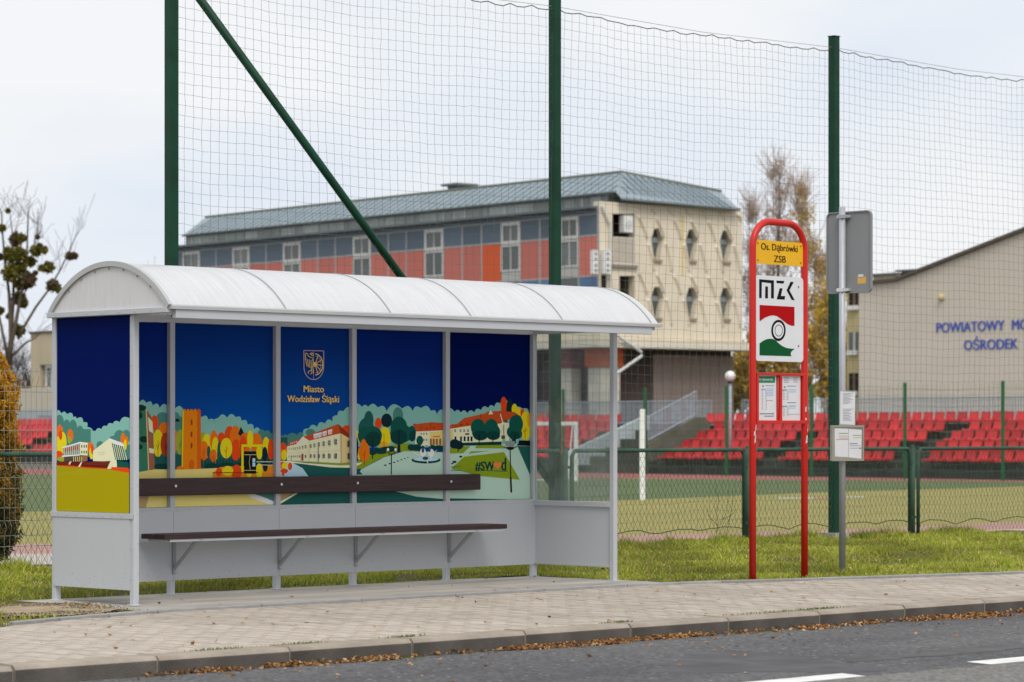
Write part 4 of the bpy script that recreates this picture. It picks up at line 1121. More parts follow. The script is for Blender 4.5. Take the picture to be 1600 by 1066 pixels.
for i in range(3):
    xa, xb = px_x[i]+0.05, px_x[i+1]-0.05
    n = int(round((xb-xa)/0.108)); zt_, zb_ = 5.93, 0.20; mz = int(round((zt_-zb_)/0.104))
    gx, gz = np.meshgrid(np.linspace(0, 1, n+1), np.linspace(0, 1, mz+1), indexing='ij')
    ph = rng.uniform(0, 6.28, 6)
    sag = -0.045*4*gx*(1-gx)
    X = xa + (xb-xa)*gx + 0.006*np.sin(gx*17+gz*9+ph[0]) + 0.012*np.sin(gz*5+ph[1]+gx*3)
    Z = zb_ + (zt_-zb_)*gz + sag*(0.4+0.6*gz) + 0.006*np.sin(gx*31+ph[2]+gz*5) + 0.009*np.sin(gx*9+gz*6+ph[3])
    X += rng.normal(0, 0.003, X.shape); Z += rng.normal(0, 0.003, Z.shape)
    hang = max(3, int((xb-xa)/0.31)); sc2 = np.abs(np.sin(np.pi*gx*hang))
    Z[:, -1] -= 0.028*sc2[:, -1]; Z[:, -2] -= 0.012*sc2[:, -2]; Z[:, 0] += 0.05*np.abs(np.sin(np.pi*gx[:,0]*max(2, int((xb-xa)/0.75))))-0.03
    Yd = 0.03*np.sin(gx*5+ph[4])*np.sin(gz*6+ph[5]) 
    Pn = np.stack([X, Yd, Z], -1)
    segs = [(Pn[:-1].reshape(-1,3), Pn[1:].reshape(-1,3)), (Pn[:, :-1].reshape(-1,3), Pn[:, 1:].reshape(-1,3))]
    A_ = np.concatenate([s[0] for s in segs]); B_ = np.concatenate([s[1] for s in segs])
    def seg_mesh(A_, B_, r):
        d = B_-A_; d /= np.linalg.norm(d, axis=1, keepdims=True)
        up = np.tile([0.0,1.0,0.0], (len(d),1)); a = np.cross(d, up); a /= np.linalg.norm(a, axis=1, keepdims=True); b = np.cross(d, a)
        V = np.zeros((len(d), 6, 3))
        for k in range(3):
            off = (a*math.cos(k*2.0944)+b*math.sin(k*2.0944))*r
            V[:, k] = A_+off; V[:, 3+k] = B_+off
        base = (np.arange(len(d))*6)[:, None, None]
        Fc = (np.array([[0,1,4,3],[1,2,5,4],[2,0,3,5]])[None] + base).reshape(-1, 4)
        return V.reshape(-1,3), Fc
    V, Fc = seg_mesh(A_, B_, 0.00165)
    ob('net', np_mesh('net', V, Fc, net_mat), N, kind='stuff')
    top_ = [tuple(p) for p in Pn[:, -1]]; bot_ = [tuple(p) for p in Pn[:, 0]]
    MB().tube(top_, 0.0055, 5).build('edge_rope', M('edge rope', (0.06,0.075,0.045), 0.8), N)
    MB().tube(bot_, 0.0055, 5).build('edge_rope', M('edge rope', (0.06,0.075,0.045), 0.8), N)
    MB().tube([(xa, 0, zt_+0.022), ((xa+xb)/2, 0, zt_-0.022), (xb, 0, zt_+0.022)], 0.0028, 4).build('tension_wire', galv, N)

# ------------------------------------------------------------------ low chain-link fence in front of the pitch
LF = Frame(S.w(0, FY-0.10), A1)
C = thing('chain_link_fence', 'low green chain link fence in framed panels beside the pitch', 'fence', LF)
gaps = [LF.ony(p, 676)[0] for p in (885, 1170, 1428)]
pitch = (gaps[2]-gaps[0])/2
gx_ = [gaps[0]-pitch*k for k in range(5, 0, -1)] + gaps + [gaps[2]+pitch]
HF = 1.10; rt = 0.023
for i, x in enumerate(gx_):
    MB().tube([(x,0.02,-0.1),(x,0.02,HF+0.02)], 0.031, 10).ball((x,0.02,HF+0.02), 0.031, 10, 6).build('post', green_dull, C, smooth=True)
A_l = []; B_l = []
for i in range(len(gx_)-1):
    xa, xb = gx_[i]+0.085, gx_[i+1]-0.085
    MB().tube([(xa,0,0.0),(xa,0,HF-0.06),(xa+0.05,0,HF),(xb-0.05,0,HF),(xb,0,HF-0.06),(xb,0,0.0)], rt, 10).build('panel_frame', green_dull, C, smooth=True)
    for z_ in (0.25, 0.92):
        MB().box(xa-0.07, xa, 0.0, 0.03, z_-0.015, z_+0.015).box(xb, xb+0.07, 0.0, 0.03, z_-0.015, z_+0.015).build('hinge_strap', green_dull, C)
    s_ = 0.074
    k = -int(HF/s_)-1
    al = []; bl_ = []
    for dirn in (1, -1):
        for k in range(-int(HF/s_)-2, int((xb-xa)/s_)+2):
            x0 = xa + k*s_ if dirn == 1 else xb - k*s_
            # slanted wire from the bottom, 60 degrees
            z0c, z1c = 0.06, HF
            pts = []
            tA, tB = 0.0, (z1c-z0c)
            sl = 0.62*dirn
            xs = x0; xe = x0 + sl*tB
            lo_t = 0.0; hi_t = tB
            if sl > 0:
                if xs < xa: lo_t = (xa-xs)/sl
                if xe > xb: hi_t = (xb-xs)/sl
            else:
                if xs > xb: lo_t = (xb-xs)/sl
                if xe < xa: hi_t = (xa-xs)/sl
            if hi_t - lo_t < 0.05: continue
            n_ = max(1, int((hi_t-lo_t)/0.2))
            yo = 0.0025*dirn
            for j in range(n_):
                ta_, tb_ = lo_t+(hi_t-lo_t)*j/n_, lo_t+(hi_t-lo_t)*(j+1)/n_
                al.append((xs+sl*ta_, yo+0.012*math.sin(xs*3+ta_*4), z0c+ta_)); bl_.append((xs+sl*tb_, yo+0.012*math.sin(xs*3+tb_*4), z0c+tb_))
    V, Fc = seg_mesh(np.array(al), np.array(bl_), 0.0018)
    ob('chain_mesh', np_mesh('chain_mesh', V, Fc, wire_mat), C, kind='stuff')


for nm, (pa, pb, pyy), mt in (('pitch_line', (1215,1272,779), M('worn white line', (0.36,0.34,0.22), 0.9)), ('pitch_line', (1272,1302,779), M('worn red line', (0.34,0.19,0.11), 0.9)), ('pitch_line', (1318,1352,777.5), M('worn white line', (0.36,0.34,0.22), 0.9))):
    q = [(*G(pa, pyy-1.6, ZS), ZS+0.006), (*G(pb, pyy-1.6, ZS), ZS+0.006), (*G(pb, pyy+1.6, ZS), ZS+0.006), (*G(pa, pyy+1.6, ZS), ZS+0.006)]
    MB().add(q, [(3,2,1,0)]).build(nm, mt, kind='structure')
WDF = Frame(S.w(0, FY-0.16), A1)
dw = thing('dry_weed', 'dark dry weed stalks tangled in the chain link beside the red sign', 'weed', WDF)
wdx = [[(1118,850),(1122,815),(1114,780)], [(1120,830),(1135,800),(1139,765)], [(1122,822),(1108,806),(1104,790)], [(1128,812),(1142,806),(1150,796)], [(1132,850),(1140,815),(1146,783),(1144,762)], [(1121,800),(1124,778),(1118,762)], [(1140,812),(1128,830)]]
wm = MB()
for pl in wdx:
    wm.tube([(lambda q: (q[0], random.uniform(-.01,.01), q[1]))(WDF.ony(*p)) for p in pl], [0.0035]*(len(pl)-1)+[0.0015], 4)
wm.build('stalks', M('dry stalk', (0.06,0.045,0.03), 0.9), dw, kind='stuff')
# ------------------------------------------------------------------ welded wire fence on the left
WF = Frame(S.w(0, FY+0.25), A1)
Wt = thing('wire_panel_fence', 'pale welded wire fence with folded bends standing before the yellow conifer', 'fence', WF)
xw0, xw1 = WF.ony(-260, 676)[0], WF.ony(225, 676)[0]
wt_, wb_ = 1.87, 0.05
bends = [wt_-0.06, 0.96, 0.42]
al = []; bl_ = []
nw = int((xw1-xw0)/0.06)
zs_ = sorted([wb_, wt_+0.03] + [b+d for b in bends for d in (-0.08, 0.0, 0.06)])
def yb_(z):
    for b in bends:
        if b-0.08 < z < b+0.06: return -0.035
    return 0.0
for k in range(nw+1):
    x = xw0 + k*0.06
    pts = []
    for z in zs_:
        pts.append((x, -0.035 if any(abs(z-b) < 1e-6 for b in bends) else 0.0, z))
    for a, b in zip(pts[:-1], pts[1:]): al.append(a); bl_.append(b)
V, Fc = seg_mesh(np.array(al), np.array(bl_), 0.0024)
ob('upright_wires', np_mesh('upright_wires', V, Fc, galv), Wt, kind='stuff')
for z in [0.06, 0.24, 0.60, 0.78, 1.14, 1.32, 1.50, 1.68] + [b+d for b in bends for d in (-0.08, 0.06)]:
    MB().tube([(xw0,0.004,z),(xw1,0.004,z)], 0.003, 4).build('cross_wire', galv, Wt)
for x in (xw0, (xw0+xw1)/2-0.4, xw1): MB().box(x-0.03, x+0.03, 0.01, 0.05, -0.1, 1.9).build('post', galv, Wt)

# ------------------------------------------------------------------ vegetation helpers
def blades(n, place_fn, hfun, width, cols, lean=0.35):
    P = place_fn(n); n = len(P)
    h = hfun(P, n); w = width*rng.uniform(0.6, 1.3, n)
    az = rng.uniform(0, 2*math.pi, n); le = rng.uniform(0.05, lean, n)*h*1.3; la = rng.uniform(0, 2*math.pi, n)
    d = np.stack([np.cos(az), np.sin(az), np.zeros(n)], 1)*w[:, None]/2
    ln = np.stack([np.cos(la), np.sin(la), np.zeros(n)], 1)
    V = np.zeros((n, 5, 3))
    mid = P + ln*(le*0.35)[:, None] + np.array([0,0,1.0])*(h*0.55)[:, None]
    tip = P + ln*le[:, None] + np.array([0,0,1.0])*(h*0.95)[:, None]
    V[:,0] = P-d; V[:,1] = P+d; V[:,2] = mid+d*0.8; V[:,3] = mid-d*0.8; V[:,4] = tip
    base = (np.arange(n)*5)[:, None, None]
    Fc = (np.array([[0,1,2],[0,2,3],[3,2,4]])[None]+base).reshape(-1,3)
    c = cols(P, n)
    return V.reshape(-1,3), Fc, np.repeat(c, 5, axis=0)

def mixcol(cols, wts, n, jit=0.2):
    idx_ = rng.choice(len(cols), n, p=np.array(wts)/sum(wts)); c = np.array(cols)[idx_]
    return c*rng.uniform(1-jit, 1+jit, (n,1))

def clumpy(u, v):
    return np.sin(u*2.3+1.1*np.sin(v*1.9))*np.sin(v*2.9+1.3*np.sin(u*1.3)) + 0.5*np.sin(u*6.1+v*4.7)

def grass_pts(n):
    u = rng.uniform(-9, 17, n*2); v = rng.uniform(-4.4, 3.0, n*2)
    fr_ = np.array([verge_front(x) for x in u])
    ok = v < fr_ - 0.0
    # bare dirt beside the slab
    dd = ((u+1.15)/1.0)**2 + ((v-0.98)/0.64)**2
    bare_ = (u < -0.3) & (v > 0.42+0.15*np.sin(u*4)) & ~((((u+1.72)/0.42)**2 + ((v-1.72)/0.55)**2 < 1) | (u < -2.3))
    ok &= ~(bare_ & (rng.uniform(0,1,n*2) > 0.05+0.35*(clumpy(u*2.6, v*2.6) > 0.55)))
    ok &= rng.uniform(0,1,n*2) < 0.74 + 0.3*clumpy(u, v) - 0.55*(clumpy(u*1.3+9, v*1.7+4) > 1.0)
    u, v = u[ok], v[ok]
    z = np.array([verge_z(a, b) for a, b in zip(u, v)])
    return np.stack([u, -v, z], 1)
def grass_h(P, n):
    u, v = P[:,0], -P[:,1]
    base = 0.032 + 0.016*clumpy(u*0.8, v*0.9) + 0.085*np.clip(clumpy(u*2.1+5, v*2.3)-0.75, 0, 1)
    near = np.clip(1-np.abs(v+3.75)/0.5, 0, 1)*0.085*np.clip(0.7+0.6*clumpy(u*1.9, v), 0.2, 1.6)
    left = np.where(u < -0.2, -0.01 + 0.10*np.clip(-v/3, 0, 1), 0)
    return np.clip((base+near+left)*rng.uniform(0.6, 1.35, n), 0.025, 0.24)
def grass_c(P, n):
    u, v = P[:,0], -P[:,1]
    c = mixcol([(0.29,0.345,0.03),(0.36,0.40,0.04),(0.18,0.245,0.026),(0.52,0.43,0.18),(0.46,0.44,0.07)], [5,4.5,2.8,2.0,3], n)
    s = np.clip(0.5+0.5*clumpy(u*0.55+3, v*0.7), 0, 1)[:,None]
    return c*(0.70+0.55*s)
V, Fc, c = blades(215000, grass_pts, grass_h, 0.0085, grass_c, lean=1.0)
place(ob('verge_grass', np_mesh('verge_grass', V, Fc, blade_mat, c), kind='stuff'))

# weeds and grass in the joints of the kerb
def weed_pts(n):
    out_ = []
    for (px_, py_, z_, r_) in ((600,1024,ZR,0.05),(968,973,0,0.07),(1440,970,ZR,0.06),(1390,958,0,0.12),(436,1003,0,0.10),(640,996,0,0.08),(1250,960,0,0.3),(1300,953,0,0.2),(1478,962,ZR,0.06),(1150,983,ZR,0.07),(300,1012,0,0.12)):
        x, y = S.g(px_, py_, z_); m_ = n//11
        y = -(KV-0.197) if z_ == 0 else -(KV+0.02); z_ = z_-0.004
        out_.append(np.stack([x+rng.normal(0, r_, m_), y+rng.normal(0, 0.012, m_), np.full(m_, z_)], 1))
    return np.concatenate(out_)
V, Fc, c = blades(1500, weed_pts, lambda P, n: rng.uniform(0.008, 0.024, n), 0.006, lambda P, n: mixcol([(0.12,0.17,0.02),(0.2,0.2,0.05)], [2,1], n))
place(ob('kerb_weeds', np_mesh('kerb_weeds', V, Fc, blade_mat, c), kind='stuff'))

# fallen leaves in the gutter and a few on the slab
def leaf_cloud(P, size, cols, wts, flat=0.5, jit=0.25, asp=0.55):
    n = len(P); s = size*rng.uniform(0.6, 1.4, n)
    a = rng.normal(0, 1, (n,3)); a[:,2] *= flat; a /= np.linalg.norm(a, axis=1, keepdims=True)
    b = rng.normal(0, 1, (n,3)); b[:,2] *= flat; b -= a*(a*b).sum(1, keepdims=True); b /= np.linalg.norm(b, axis=1, keepdims=True)
    nn_ = np.cross(a, b)
    V = np.zeros((n,4,3))
    V[:,0] = P-a*s[:,None]; V[:,1] = P+b*(s*asp)[:,None]+nn_*(s*0.25)[:,None]; V[:,2] = P+a*s[:,None]; V[:,3] = P-b*(s*asp)[:,None]+nn_*(s*0.25)[:,None]
    Fc = (np.array([[0,1,2],[0,2,3]])[None]+(np.arange(n)*4)[:,None,None]).reshape(-1,3)
    return V.reshape(-1,3), Fc, np.repeat(mixcol(cols, wts, n, jit), 4, axis=0)
n = 17000
u = rng.uniform(-3.0, 12, n)
dens = np.clip(0.45+0.4*np.sin(u*1.7)+0.35*np.sin(u*4.3+1)+0.3*np.sin(u*9.1), 0.05, 1)*np.clip((u+3.0)/1.2, 0.15, 1)
keep = rng.uniform(0,1,n) < dens; u = u[keep]
wdt = np.interp(u, [-3,0,3,8], [0.08,0.12,0.20,0.26])*(0.7+0.4*np.sin(u*2.9+0.6*np.sin(u*7)))
t = rng.uniform(0,1,len(u))**1.25
vq = KV + 0.012 + t*wdt
z = ZR + 0.006 + rng.uniform(0,1,len(u))*0.022*(1-t)
lc = [(0.34,0.16,0.055),(0.45,0.25,0.10),(0.20,0.09,0.04),(0.55,0.37,0.19),(0.10,0.055,0.03)]
V, Fc, c = leaf_cloud(np.stack([u, -vq, z], 1), 0.0155, lc, [4,4,3,2,2], 0.45)
place(ob('fallen_leaves', np_mesh('fallen_leaves', V, Fc, litter_mat, c), kind='stuff'))
n = 1000
u = rng.uniform(-6, 14, n); v = np.where(rng.uniform(0,1,n) < 0.6, rng.uniform(-3.5, 5.0, n), KV+0.1+rng.exponential(0.5, n))
z = np.where(v > KV, ZR+0.009, 0.012); z = np.where((v < 1.7) & ((u > 5.4) | (u < -0.2) | (v < -0.15)), 0.05, z)
V, Fc, c = leaf_cloud(np.stack([u, -v, z], 1), 0.018, lc, [4,4,3,2,1], 0.12)
place(ob('scattered_leaves', np_mesh('scattered_leaves', V, Fc, litter_mat, c), kind='stuff'))
# small stones and crumbs on the dirt
n = 5000
u = -1.15+rng.normal(0, 0.45, n); v = 1.05+rng.normal(0, 0.36, n); k_ = (u < -0.36) & (v < 1.9)
V, Fc, c = leaf_cloud(np.stack([u, -v, np.array([verge_z(a, b) for a, b in zip(u, v)])+0.024], 1)[k_], 0.010, [(0.3,0.26,0.2),(0.2,0.15,0.1),(0.3,0.2,0.1),(0.12,0.14,0.04)], [2,2,1,1], 0.5)
place(ob('dirt_crumbs', np_mesh('dirt_crumbs', V, Fc, litter_mat, c), kind='stuff'))

# ------------------------------------------------------------------ grandstand across the pitch
GS = Frame(((1316-CX)/F*104, 104), A2)
G1 = thing('grandstand', 'concrete grandstand with rows of red plastic seats behind the pitch', 'grandstand', GS)
terr = M('mossy concrete', (0.125, 0.125, 0.105), 0.95, 0.1, var2=(0.075, 0.082, 0.062), scale=1.2, detail=6)
terr_dark = M('dark stand base', (0.06, 0.065, 0.06), 0.9, 0.1, var=0.3, scale=1.0)
railm = M('pale blue railing paint', (0.33, 0.38, 0.43), 0.55, 0.3, var=0.1)
seat_red = M('red seat plastic', (0.54, 0.032, 0.036), 0.45, 0.35, var=0.10, island=0.22)
RP, RH = 0.8, 0.347
def gx(px, y=0.0): return GS.ony(px, 700, y)[0]
def terrace(x0, x1, name):
    pts = [(-0.3, ZS)]
    pts += [(-0.3, 0.0)]
    for r in range(5):
        pts += [(-0.3+RP*(r+0) + (0 if r == 0 else 0), RH*r), (-0.3+RP*(r+1), RH*r)]
    pts += [(-0.3+RP*5, RH*4+0.25), (-0.3+RP*5+0.9, RH*4+0.25), (-0.3+RP*5+0.9, ZS)]
    q = [pts[0]]
    for p in pts[1:]:
        if abs(p[0]-q[-1][0]) + abs(p[1]-q[-1][1]) > 1e-6: q.append(p)
    return MB().prism(q, x1-x0, 'x', 0, x0).build(name, terr, G1)
xL = gx(1016, -0.3); xR = gx(1760)
terrace(xL, xR, 'terrace')
xM = gx(985, 0.0); xFL = gx(-140)
terrace(xFL, xM-1.6, 'terrace')
# steps between the two blocks
st = MB()
for k in range(10): st.box(xM-1.58, xL-0.02, -0.3+0.4*k, 0.12+0.4*k, ZS, 0.05+0.17*k)
st.build('stairs', terr, G1)
# seat: a moulded shell
def seat_mesh():
    mb = MB()
    prof = [(-0.26,0.02),(-0.25,0.055),(-0.05,0.035),(0.10,0.04),(0.15,0.09),(0.20,0.30),(0.205,0.345)]
    th = [(-0.26,-0.02),(-0.24,-0.015),(-0.05,0.0),(0.12,0.0),(0.19,0.07),(0.235,0.30),(0.23,0.345)]
    w = [0.21,0.225,0.225,0.225,0.225,0.215,0.15]
    n = len(prof); vs = []
    for (p, q, ww) in zip(prof, th, w):
        vs += [(-ww, p[0], p[1]+0.03), (-ww*0.6, p[0], p[1]), (ww*0.6, p[0], p[1]), (ww, p[0], p[1]+0.03), (ww, q[0], q[1]), (-ww, q[0], q[1])]
    fs = []
    for i in range(n-1):
        for k in range(6): fs.append((i*6+k, i*6+(k+1)%6, (i+1)*6+(k+1)%6, (i+1)*6+k))
    fs += [tuple(range(6)), tuple(range((n-1)*6+5, (n-1)*6-1, -1))]
    mb.add(vs, fs)
    return mb.mesh('seat', seat_red)
sm_ = seat_mesh()
SPC = 0.56
starts = [1033, 1059, 1083, 1110, 1098]
gapsR = [[(1185,1216),(1391,1437)], [(1212,1258),(1413,1458)], [(1236,1272),(1442,1482)], [(1467,1508)], []]
rows_legs = MB(); nseat = 0
def row(r, p0, p1, gaps):
    global nseat
    y = 0.05 + RP*r; z = 0.32 + RH*r
    x = gx(p0, y) + 0.28; xe = gx(p1, y)
    while x < xe:
        px = CX + F*GS.w(x, y)[0]/GS.w(x, y)[1]
        if not any(a-4 < px < b+4 for a, b in gaps):
            ob('seat', sm_, G1, loc=(x+random.uniform(-.01,.01), y, z), rot=(random.uniform(-.04,.03), 0, random.uniform(-.04,.04))); nseat += 1
        rows_legs.box(x-0.02, x+0.02, y-0.03, y+0.03, RH*r, z-0.03)
        x += SPC
    rows_legs.box(gx(p0, y), xe, y-0.05, y+0.05, z-0.06, z-0.02)
for r in range(5): row(r, starts[r], 1608, gapsR[r])
gl = [[(28,44)], [(50,72)], [(72,90)], [], []]
for r in range(5):
    row(r, 22, 98, gl[r])
    row(r, 770, [872, 900, 925, 948, 968][r], [])
rows_legs.build('seat_frames', M('seat frame steel', (0.12,0.13,0.12), 0.6), G1, kind='stuff')
MB().box(xL, xR, -0.36, -0.31, ZS, -0.02).build('base_board', terr_dark, G1)
MB().box(xFL, xM-1.6, -0.36, -0.31, ZS, -0.02).build('base_board', terr_dark, G1)
# railings
def railing(p0, p1, mbb, n):
    """bars between two lower points a->b with height 0.95; p0, p1 = (x, y, z)"""
    a, b = Vector(p0), Vector(p1); h = Vector((0,0,0.95))
    for k in range(n+1):
        q = a.lerp(b, k/n); mbb.box(q.x-0.016, q.x+0.016, q.y-0.016, q.y+0.016, q.z, q.z+0.95)
    for hh in (0.06, 0.95): mbb.tube([a+Vector((0,0,hh)), b+Vector((0,0,hh))], 0.028, 6)
yb = -0.3+RP*5+0.85; zb = RH*4+0.25
rl = MB(); railing((xL, yb, zb), (xR, yb, zb), rl, int((xR-xL)/0.135)); rl.build('railing', railm, G1, kind='stuff')
rl = MB(); railing((gx(720, yb), yb, zb), (xM-0.3, yb, zb), rl, int((xM-gx(720, yb))/0.13)); rl.build('railing', railm, G1, kind='stuff')
q0 = GS.onx(1013, 690, xL-0.05); q1 = GS.onx(1088, 649, xL-0.05)
rl = MB(); railing((xL-0.05, q0[0], q0[1]), (xL-0.05, q1[0], q1[1]), rl, 26); rl.build('stair_railing', railm, G1, kind='stuff')
# side walls of the stairs
pts = [GS.onx(px, py, xL-0.1) for px, py in ((1010,694),(1086,652),(1100,652),(1108,668),(1030,718),(1012,722))]
MB().prism(pts, 0.12, 'x', 0, xL-0.12).build('stair_wall', M('stair concrete', (0.16,0.155,0.13), 0.95, 0.1, var2=(0.10,0.105,0.075), scale=2), G1)
xw_ = gx(866, -1.2)
pts = [GS.onx(px, py, xw_) for px, py in ((1007,649),(1011,652),(1008,737),(864,737),(864,716))]
MB().prism(pts, 0.2, 'x', 0, xw_).build('stair_parapet', M('pale blue wall', (0.40,0.45,0.47), 0.8, 0.2, var=0.1, scale=0.8), G1)

# far fence in front of the stand
FF = Frame(GS.w(0, -1.6), A2)
E1 = thing('stand_fence', 'tall thin green post and wire fence in front of the red seats', 'fence', FF)
fpx = [880, 1008, 1135, 1268, 1414, 1567, 1735]
fx_ = [FF.ony(p, 600)[0] for p in fpx]
for x in fx_: MB().box(x-0.045, x+0.045, -0.045, 0.045, ZS, 3.02).build('post', M('far green post', (0.02,0.13,0.045), 0.6, var=0.1), E1)
al = []; bl_ = []
for z in np.arange(-0.2, 3.0, 0.2):
    for a, b in zip(fx_[:-1], fx_[1:]):
        n_ = 6
        for j in range(n_):
            zz = lambda t: z - 0.05*4*t*(1-t)*max(0, z)/3
            al.append((a+(b-a)*j/n_, 0, zz(j/n_))); bl_.append((a+(b-a)*(j+1)/n_, 0, zz((j+1)/n_)))
for x in np.arange(fx_[0], fx_[-1], 0.2): al.append((x, 0.01, -0.25)); bl_.append((x, 0.01, 2.95))
V, Fc = seg_mesh(np.array(al), np.array(bl_), 0.0045)
ob('wire_mesh', np_mesh('wire_mesh', V, Fc, wire_mat), E1, kind='stuff')

# goals
def goal(name, label, fr, wdt, h, dep, stays=True):
    g = thing(name, label, 'goal', fr); r = 0.06
    for x in (0, wdt): MB().box(x-r, x+r, -r, r, ZS, h+ZS).build('goal_post', white_metal, g, bevel=0.01)
    MB().box(r, wdt-r, -r, r, h+ZS-0.12, h+ZS).build('crossbar', white_metal, g, bevel=0.01)
    if not stays: return g
    for x in (0, wdt): MB().tube([(x,0.06,h+ZS-0.1),(x,dep*0.4,h+ZS-0.1),(x,dep,ZS+0.05)], 0.02, 6).build('stay', white_metal, g)
    MB().tube([(0,dep,ZS+0.05),(wdt,dep,ZS+0.05)], 0.02, 6).build('ground_bar', white_metal, g)
    return g
p0 = G(1004, 782, ZS)
goal('football_goal', 'white football goal seen edge on, its near post standing on the green turf', Frame(p0, math.atan2(p0[1], p0[0])+0.004), 5.0, 2.15, 0.5, False)
p1 = G(900, 752, ZS)
goal('handball_goal', 'small white handball goal behind the shelter glass, far side of pitch', Frame(p1, math.atan2(0.35, -1)), 3.0, 1.95, 0.9)

# globe lamp on the stand's walkway
LX = PT(1141, 588, 109)
Lm = thing('globe_lamp', 'white globe lamp on a short pale pole above the stand', 'lamp', loc=(LX[0], LX[1], 0))
MB().ball((0,0,LX[2]), 0.2, 18, 12).build('globe', M('opal globe', (0.78,0.78,0.76), 0.3, 0.4), Lm, smooth=True)
MB().tube([(0,0,LX[2]-0.19),(0,0,LX[2]-0.27)], 0.09, 10).build('collar', terr_dark, Lm)
MB().tube([(0,0,LX[2]-0.25),(0,0,0)], 0.05, 10).build('pole', railm, Lm, smooth=True)

# ------------------------------------------------------------------ the school
SF = Frame(((937-CX)/F*150, 150), A2)
H = thing('school_building', 'long school with red and navy panels, grey metal roof and beige end wall', 'school', SF)
beige = M('beige render', (0.73, 0.65, 0.52), 0.9, 0.1, var=0.08, scale=0.6)
cream_c = M('cream concrete', (0.70, 0.65, 0.56), 0.9, 0.1, var=0.08, scale=0.6)
navy = M('navy panel', (0.105, 0.14, 0.185), 0.5, 0.3, island=0.12)  # distance haze is mixed into the navy and red panel colours
redp = M('red panel', (0.55, 0.165, 0.13), 0.55, 0.25, island=0.08)
orgp = M('orange panel', (0.66, 0.105, 0.03), 0.55, 0.25)
bluep = M('blue panel', (0.11, 0.20, 0.36), 0.55, 0.25, island=0.08)
frame_w = M('pale window frame', (0.60, 0.60, 0.58), 0.6)
gpane = M('grey window glass', (0.11, 0.125, 0.125), 0.12, 0.5, var=0.3, scale=0.5, island=0.3)
roofm = M('grey sheet roof', (0.25, 0.305, 0.34), 0.5, 0.35, var=0.12, scale=0.7)
roofd = M('roof edge metal', (0.13, 0.15, 0.155), 0.5, 0.3)
clerm = M('clerestory glass', (0.26, 0.28, 0.27), 0.3, 0.4, var=0.25, scale=0.35, island=0.25)
dark_in = M('dark recess', (0.035, 0.028, 0.028), 0.9, 0.1)
XE = SF.ony(275, 400)[0]
YD = SF.onx(1160, 400)[0]
MB().box(XE, -1.75, 0.06, YD, 5.9, 13.0).build('wall_block', beige, H)
MB().box(-1.74, -0.52, 0.06, 0.5, 5.9, 13.0).build('corner_wall', beige, H)
wpx = [(286,312.5),(364,390),(443,470),(552,579.5),(664,693),(783.5,813),(875.5,904.5)]
nb = [2,2,3,3,3,2]
wins = [(SF.ony(a, 380)[0], SF.ony(b, 380)[0]) for a, b in wpx]
ZT, ZB1, ZB2, ZB3 = 12.72, 11.60, 9.48, 8.2
mul = MB()
def panel(x0, x1, z0, z1, mat, name='facade_panel'):
    MB().box(x0+0.05, x1-0.05, -0.01, 0.055, z0+0.04, z1-0.04).build(name, mat, H)
pan_mesh = 0
def bay(x0, x1, k, org=False):
    for j in range(k):
        a = x0+(x1-x0)*j/k; b = x0+(x1-x0)*(j+1)/k
        panel(a, b, ZB1, ZT, navy); panel(a, b, ZB2, ZB1, orgp if (org and j == k-1) else redp)
        panel(a, b, ZB3, ZB2, bluep); mul.box(a-0.05, a+0.05, -0.03, 0.05, ZB3, ZT)
for i in range(6): bay(wins[i][1], wins[i+1][0], nb[i], i == 4)
bay(wins[6][1], -0.12, 1); bay(XE, wins[0][0], 1)
mul.box(XE, -0.1, -0.028, 0.048, ZB1-0.04, ZB1+0.04).box(XE, -0.1, -0.028, 0.048, ZB2-0.04, ZB2+0.04).box(XE, -0.1, -0.028, 0.05, ZT-0.04, ZT+0.03)
mul.box(-0.14, -0.04, -0.05, 0.05, ZB3, ZT)
mul.build('mullions', M('mullion grey', (0.40,0.40,0.40), 0.6), H, kind='stuff')
for a, b in wins:
    fr = MB(); t = 0.10
    for z0, z1, tt in ((11.5, ZT-0.05, 0.17), (10.02, 11.45, 0.09)):
        fr.box(a, b, -0.05, 0.05, z1-tt, z1).box(a, b, -0.05, 0.05, z0, z0+tt).box(a, a+tt, -0.05, 0.05, z0+tt, z1-tt).box(b-tt, b, -0.05, 0.05, z0+tt, z1-tt)
    w = fr.build('window', frame_w, H)
    for z0, z1 in ((11.6, ZT-0.15), (10.1, 11.4)):
        MB().box(a+0.08, b-0.08, 0.0, 0.045, z0, z1).build('pane', gpane, w)
        MB().box((a+b)/2-0.03, (a+b)/2+0.03, -0.03, 0.0, z0, z1).build('mullion', frame_w, w)
    MB().box(a+0.02, b-0.02, -0.02, 0.05, ZB2+0.05, 10.0).build('spandrel', M('pale spandrel', (0.45,0.45,0.43), 0.7), H)
    MB().box(a+0.02, b-0.02, -0.01, 0.05, ZB3, ZB2-0.04).build('lower_pane', gpane, H)
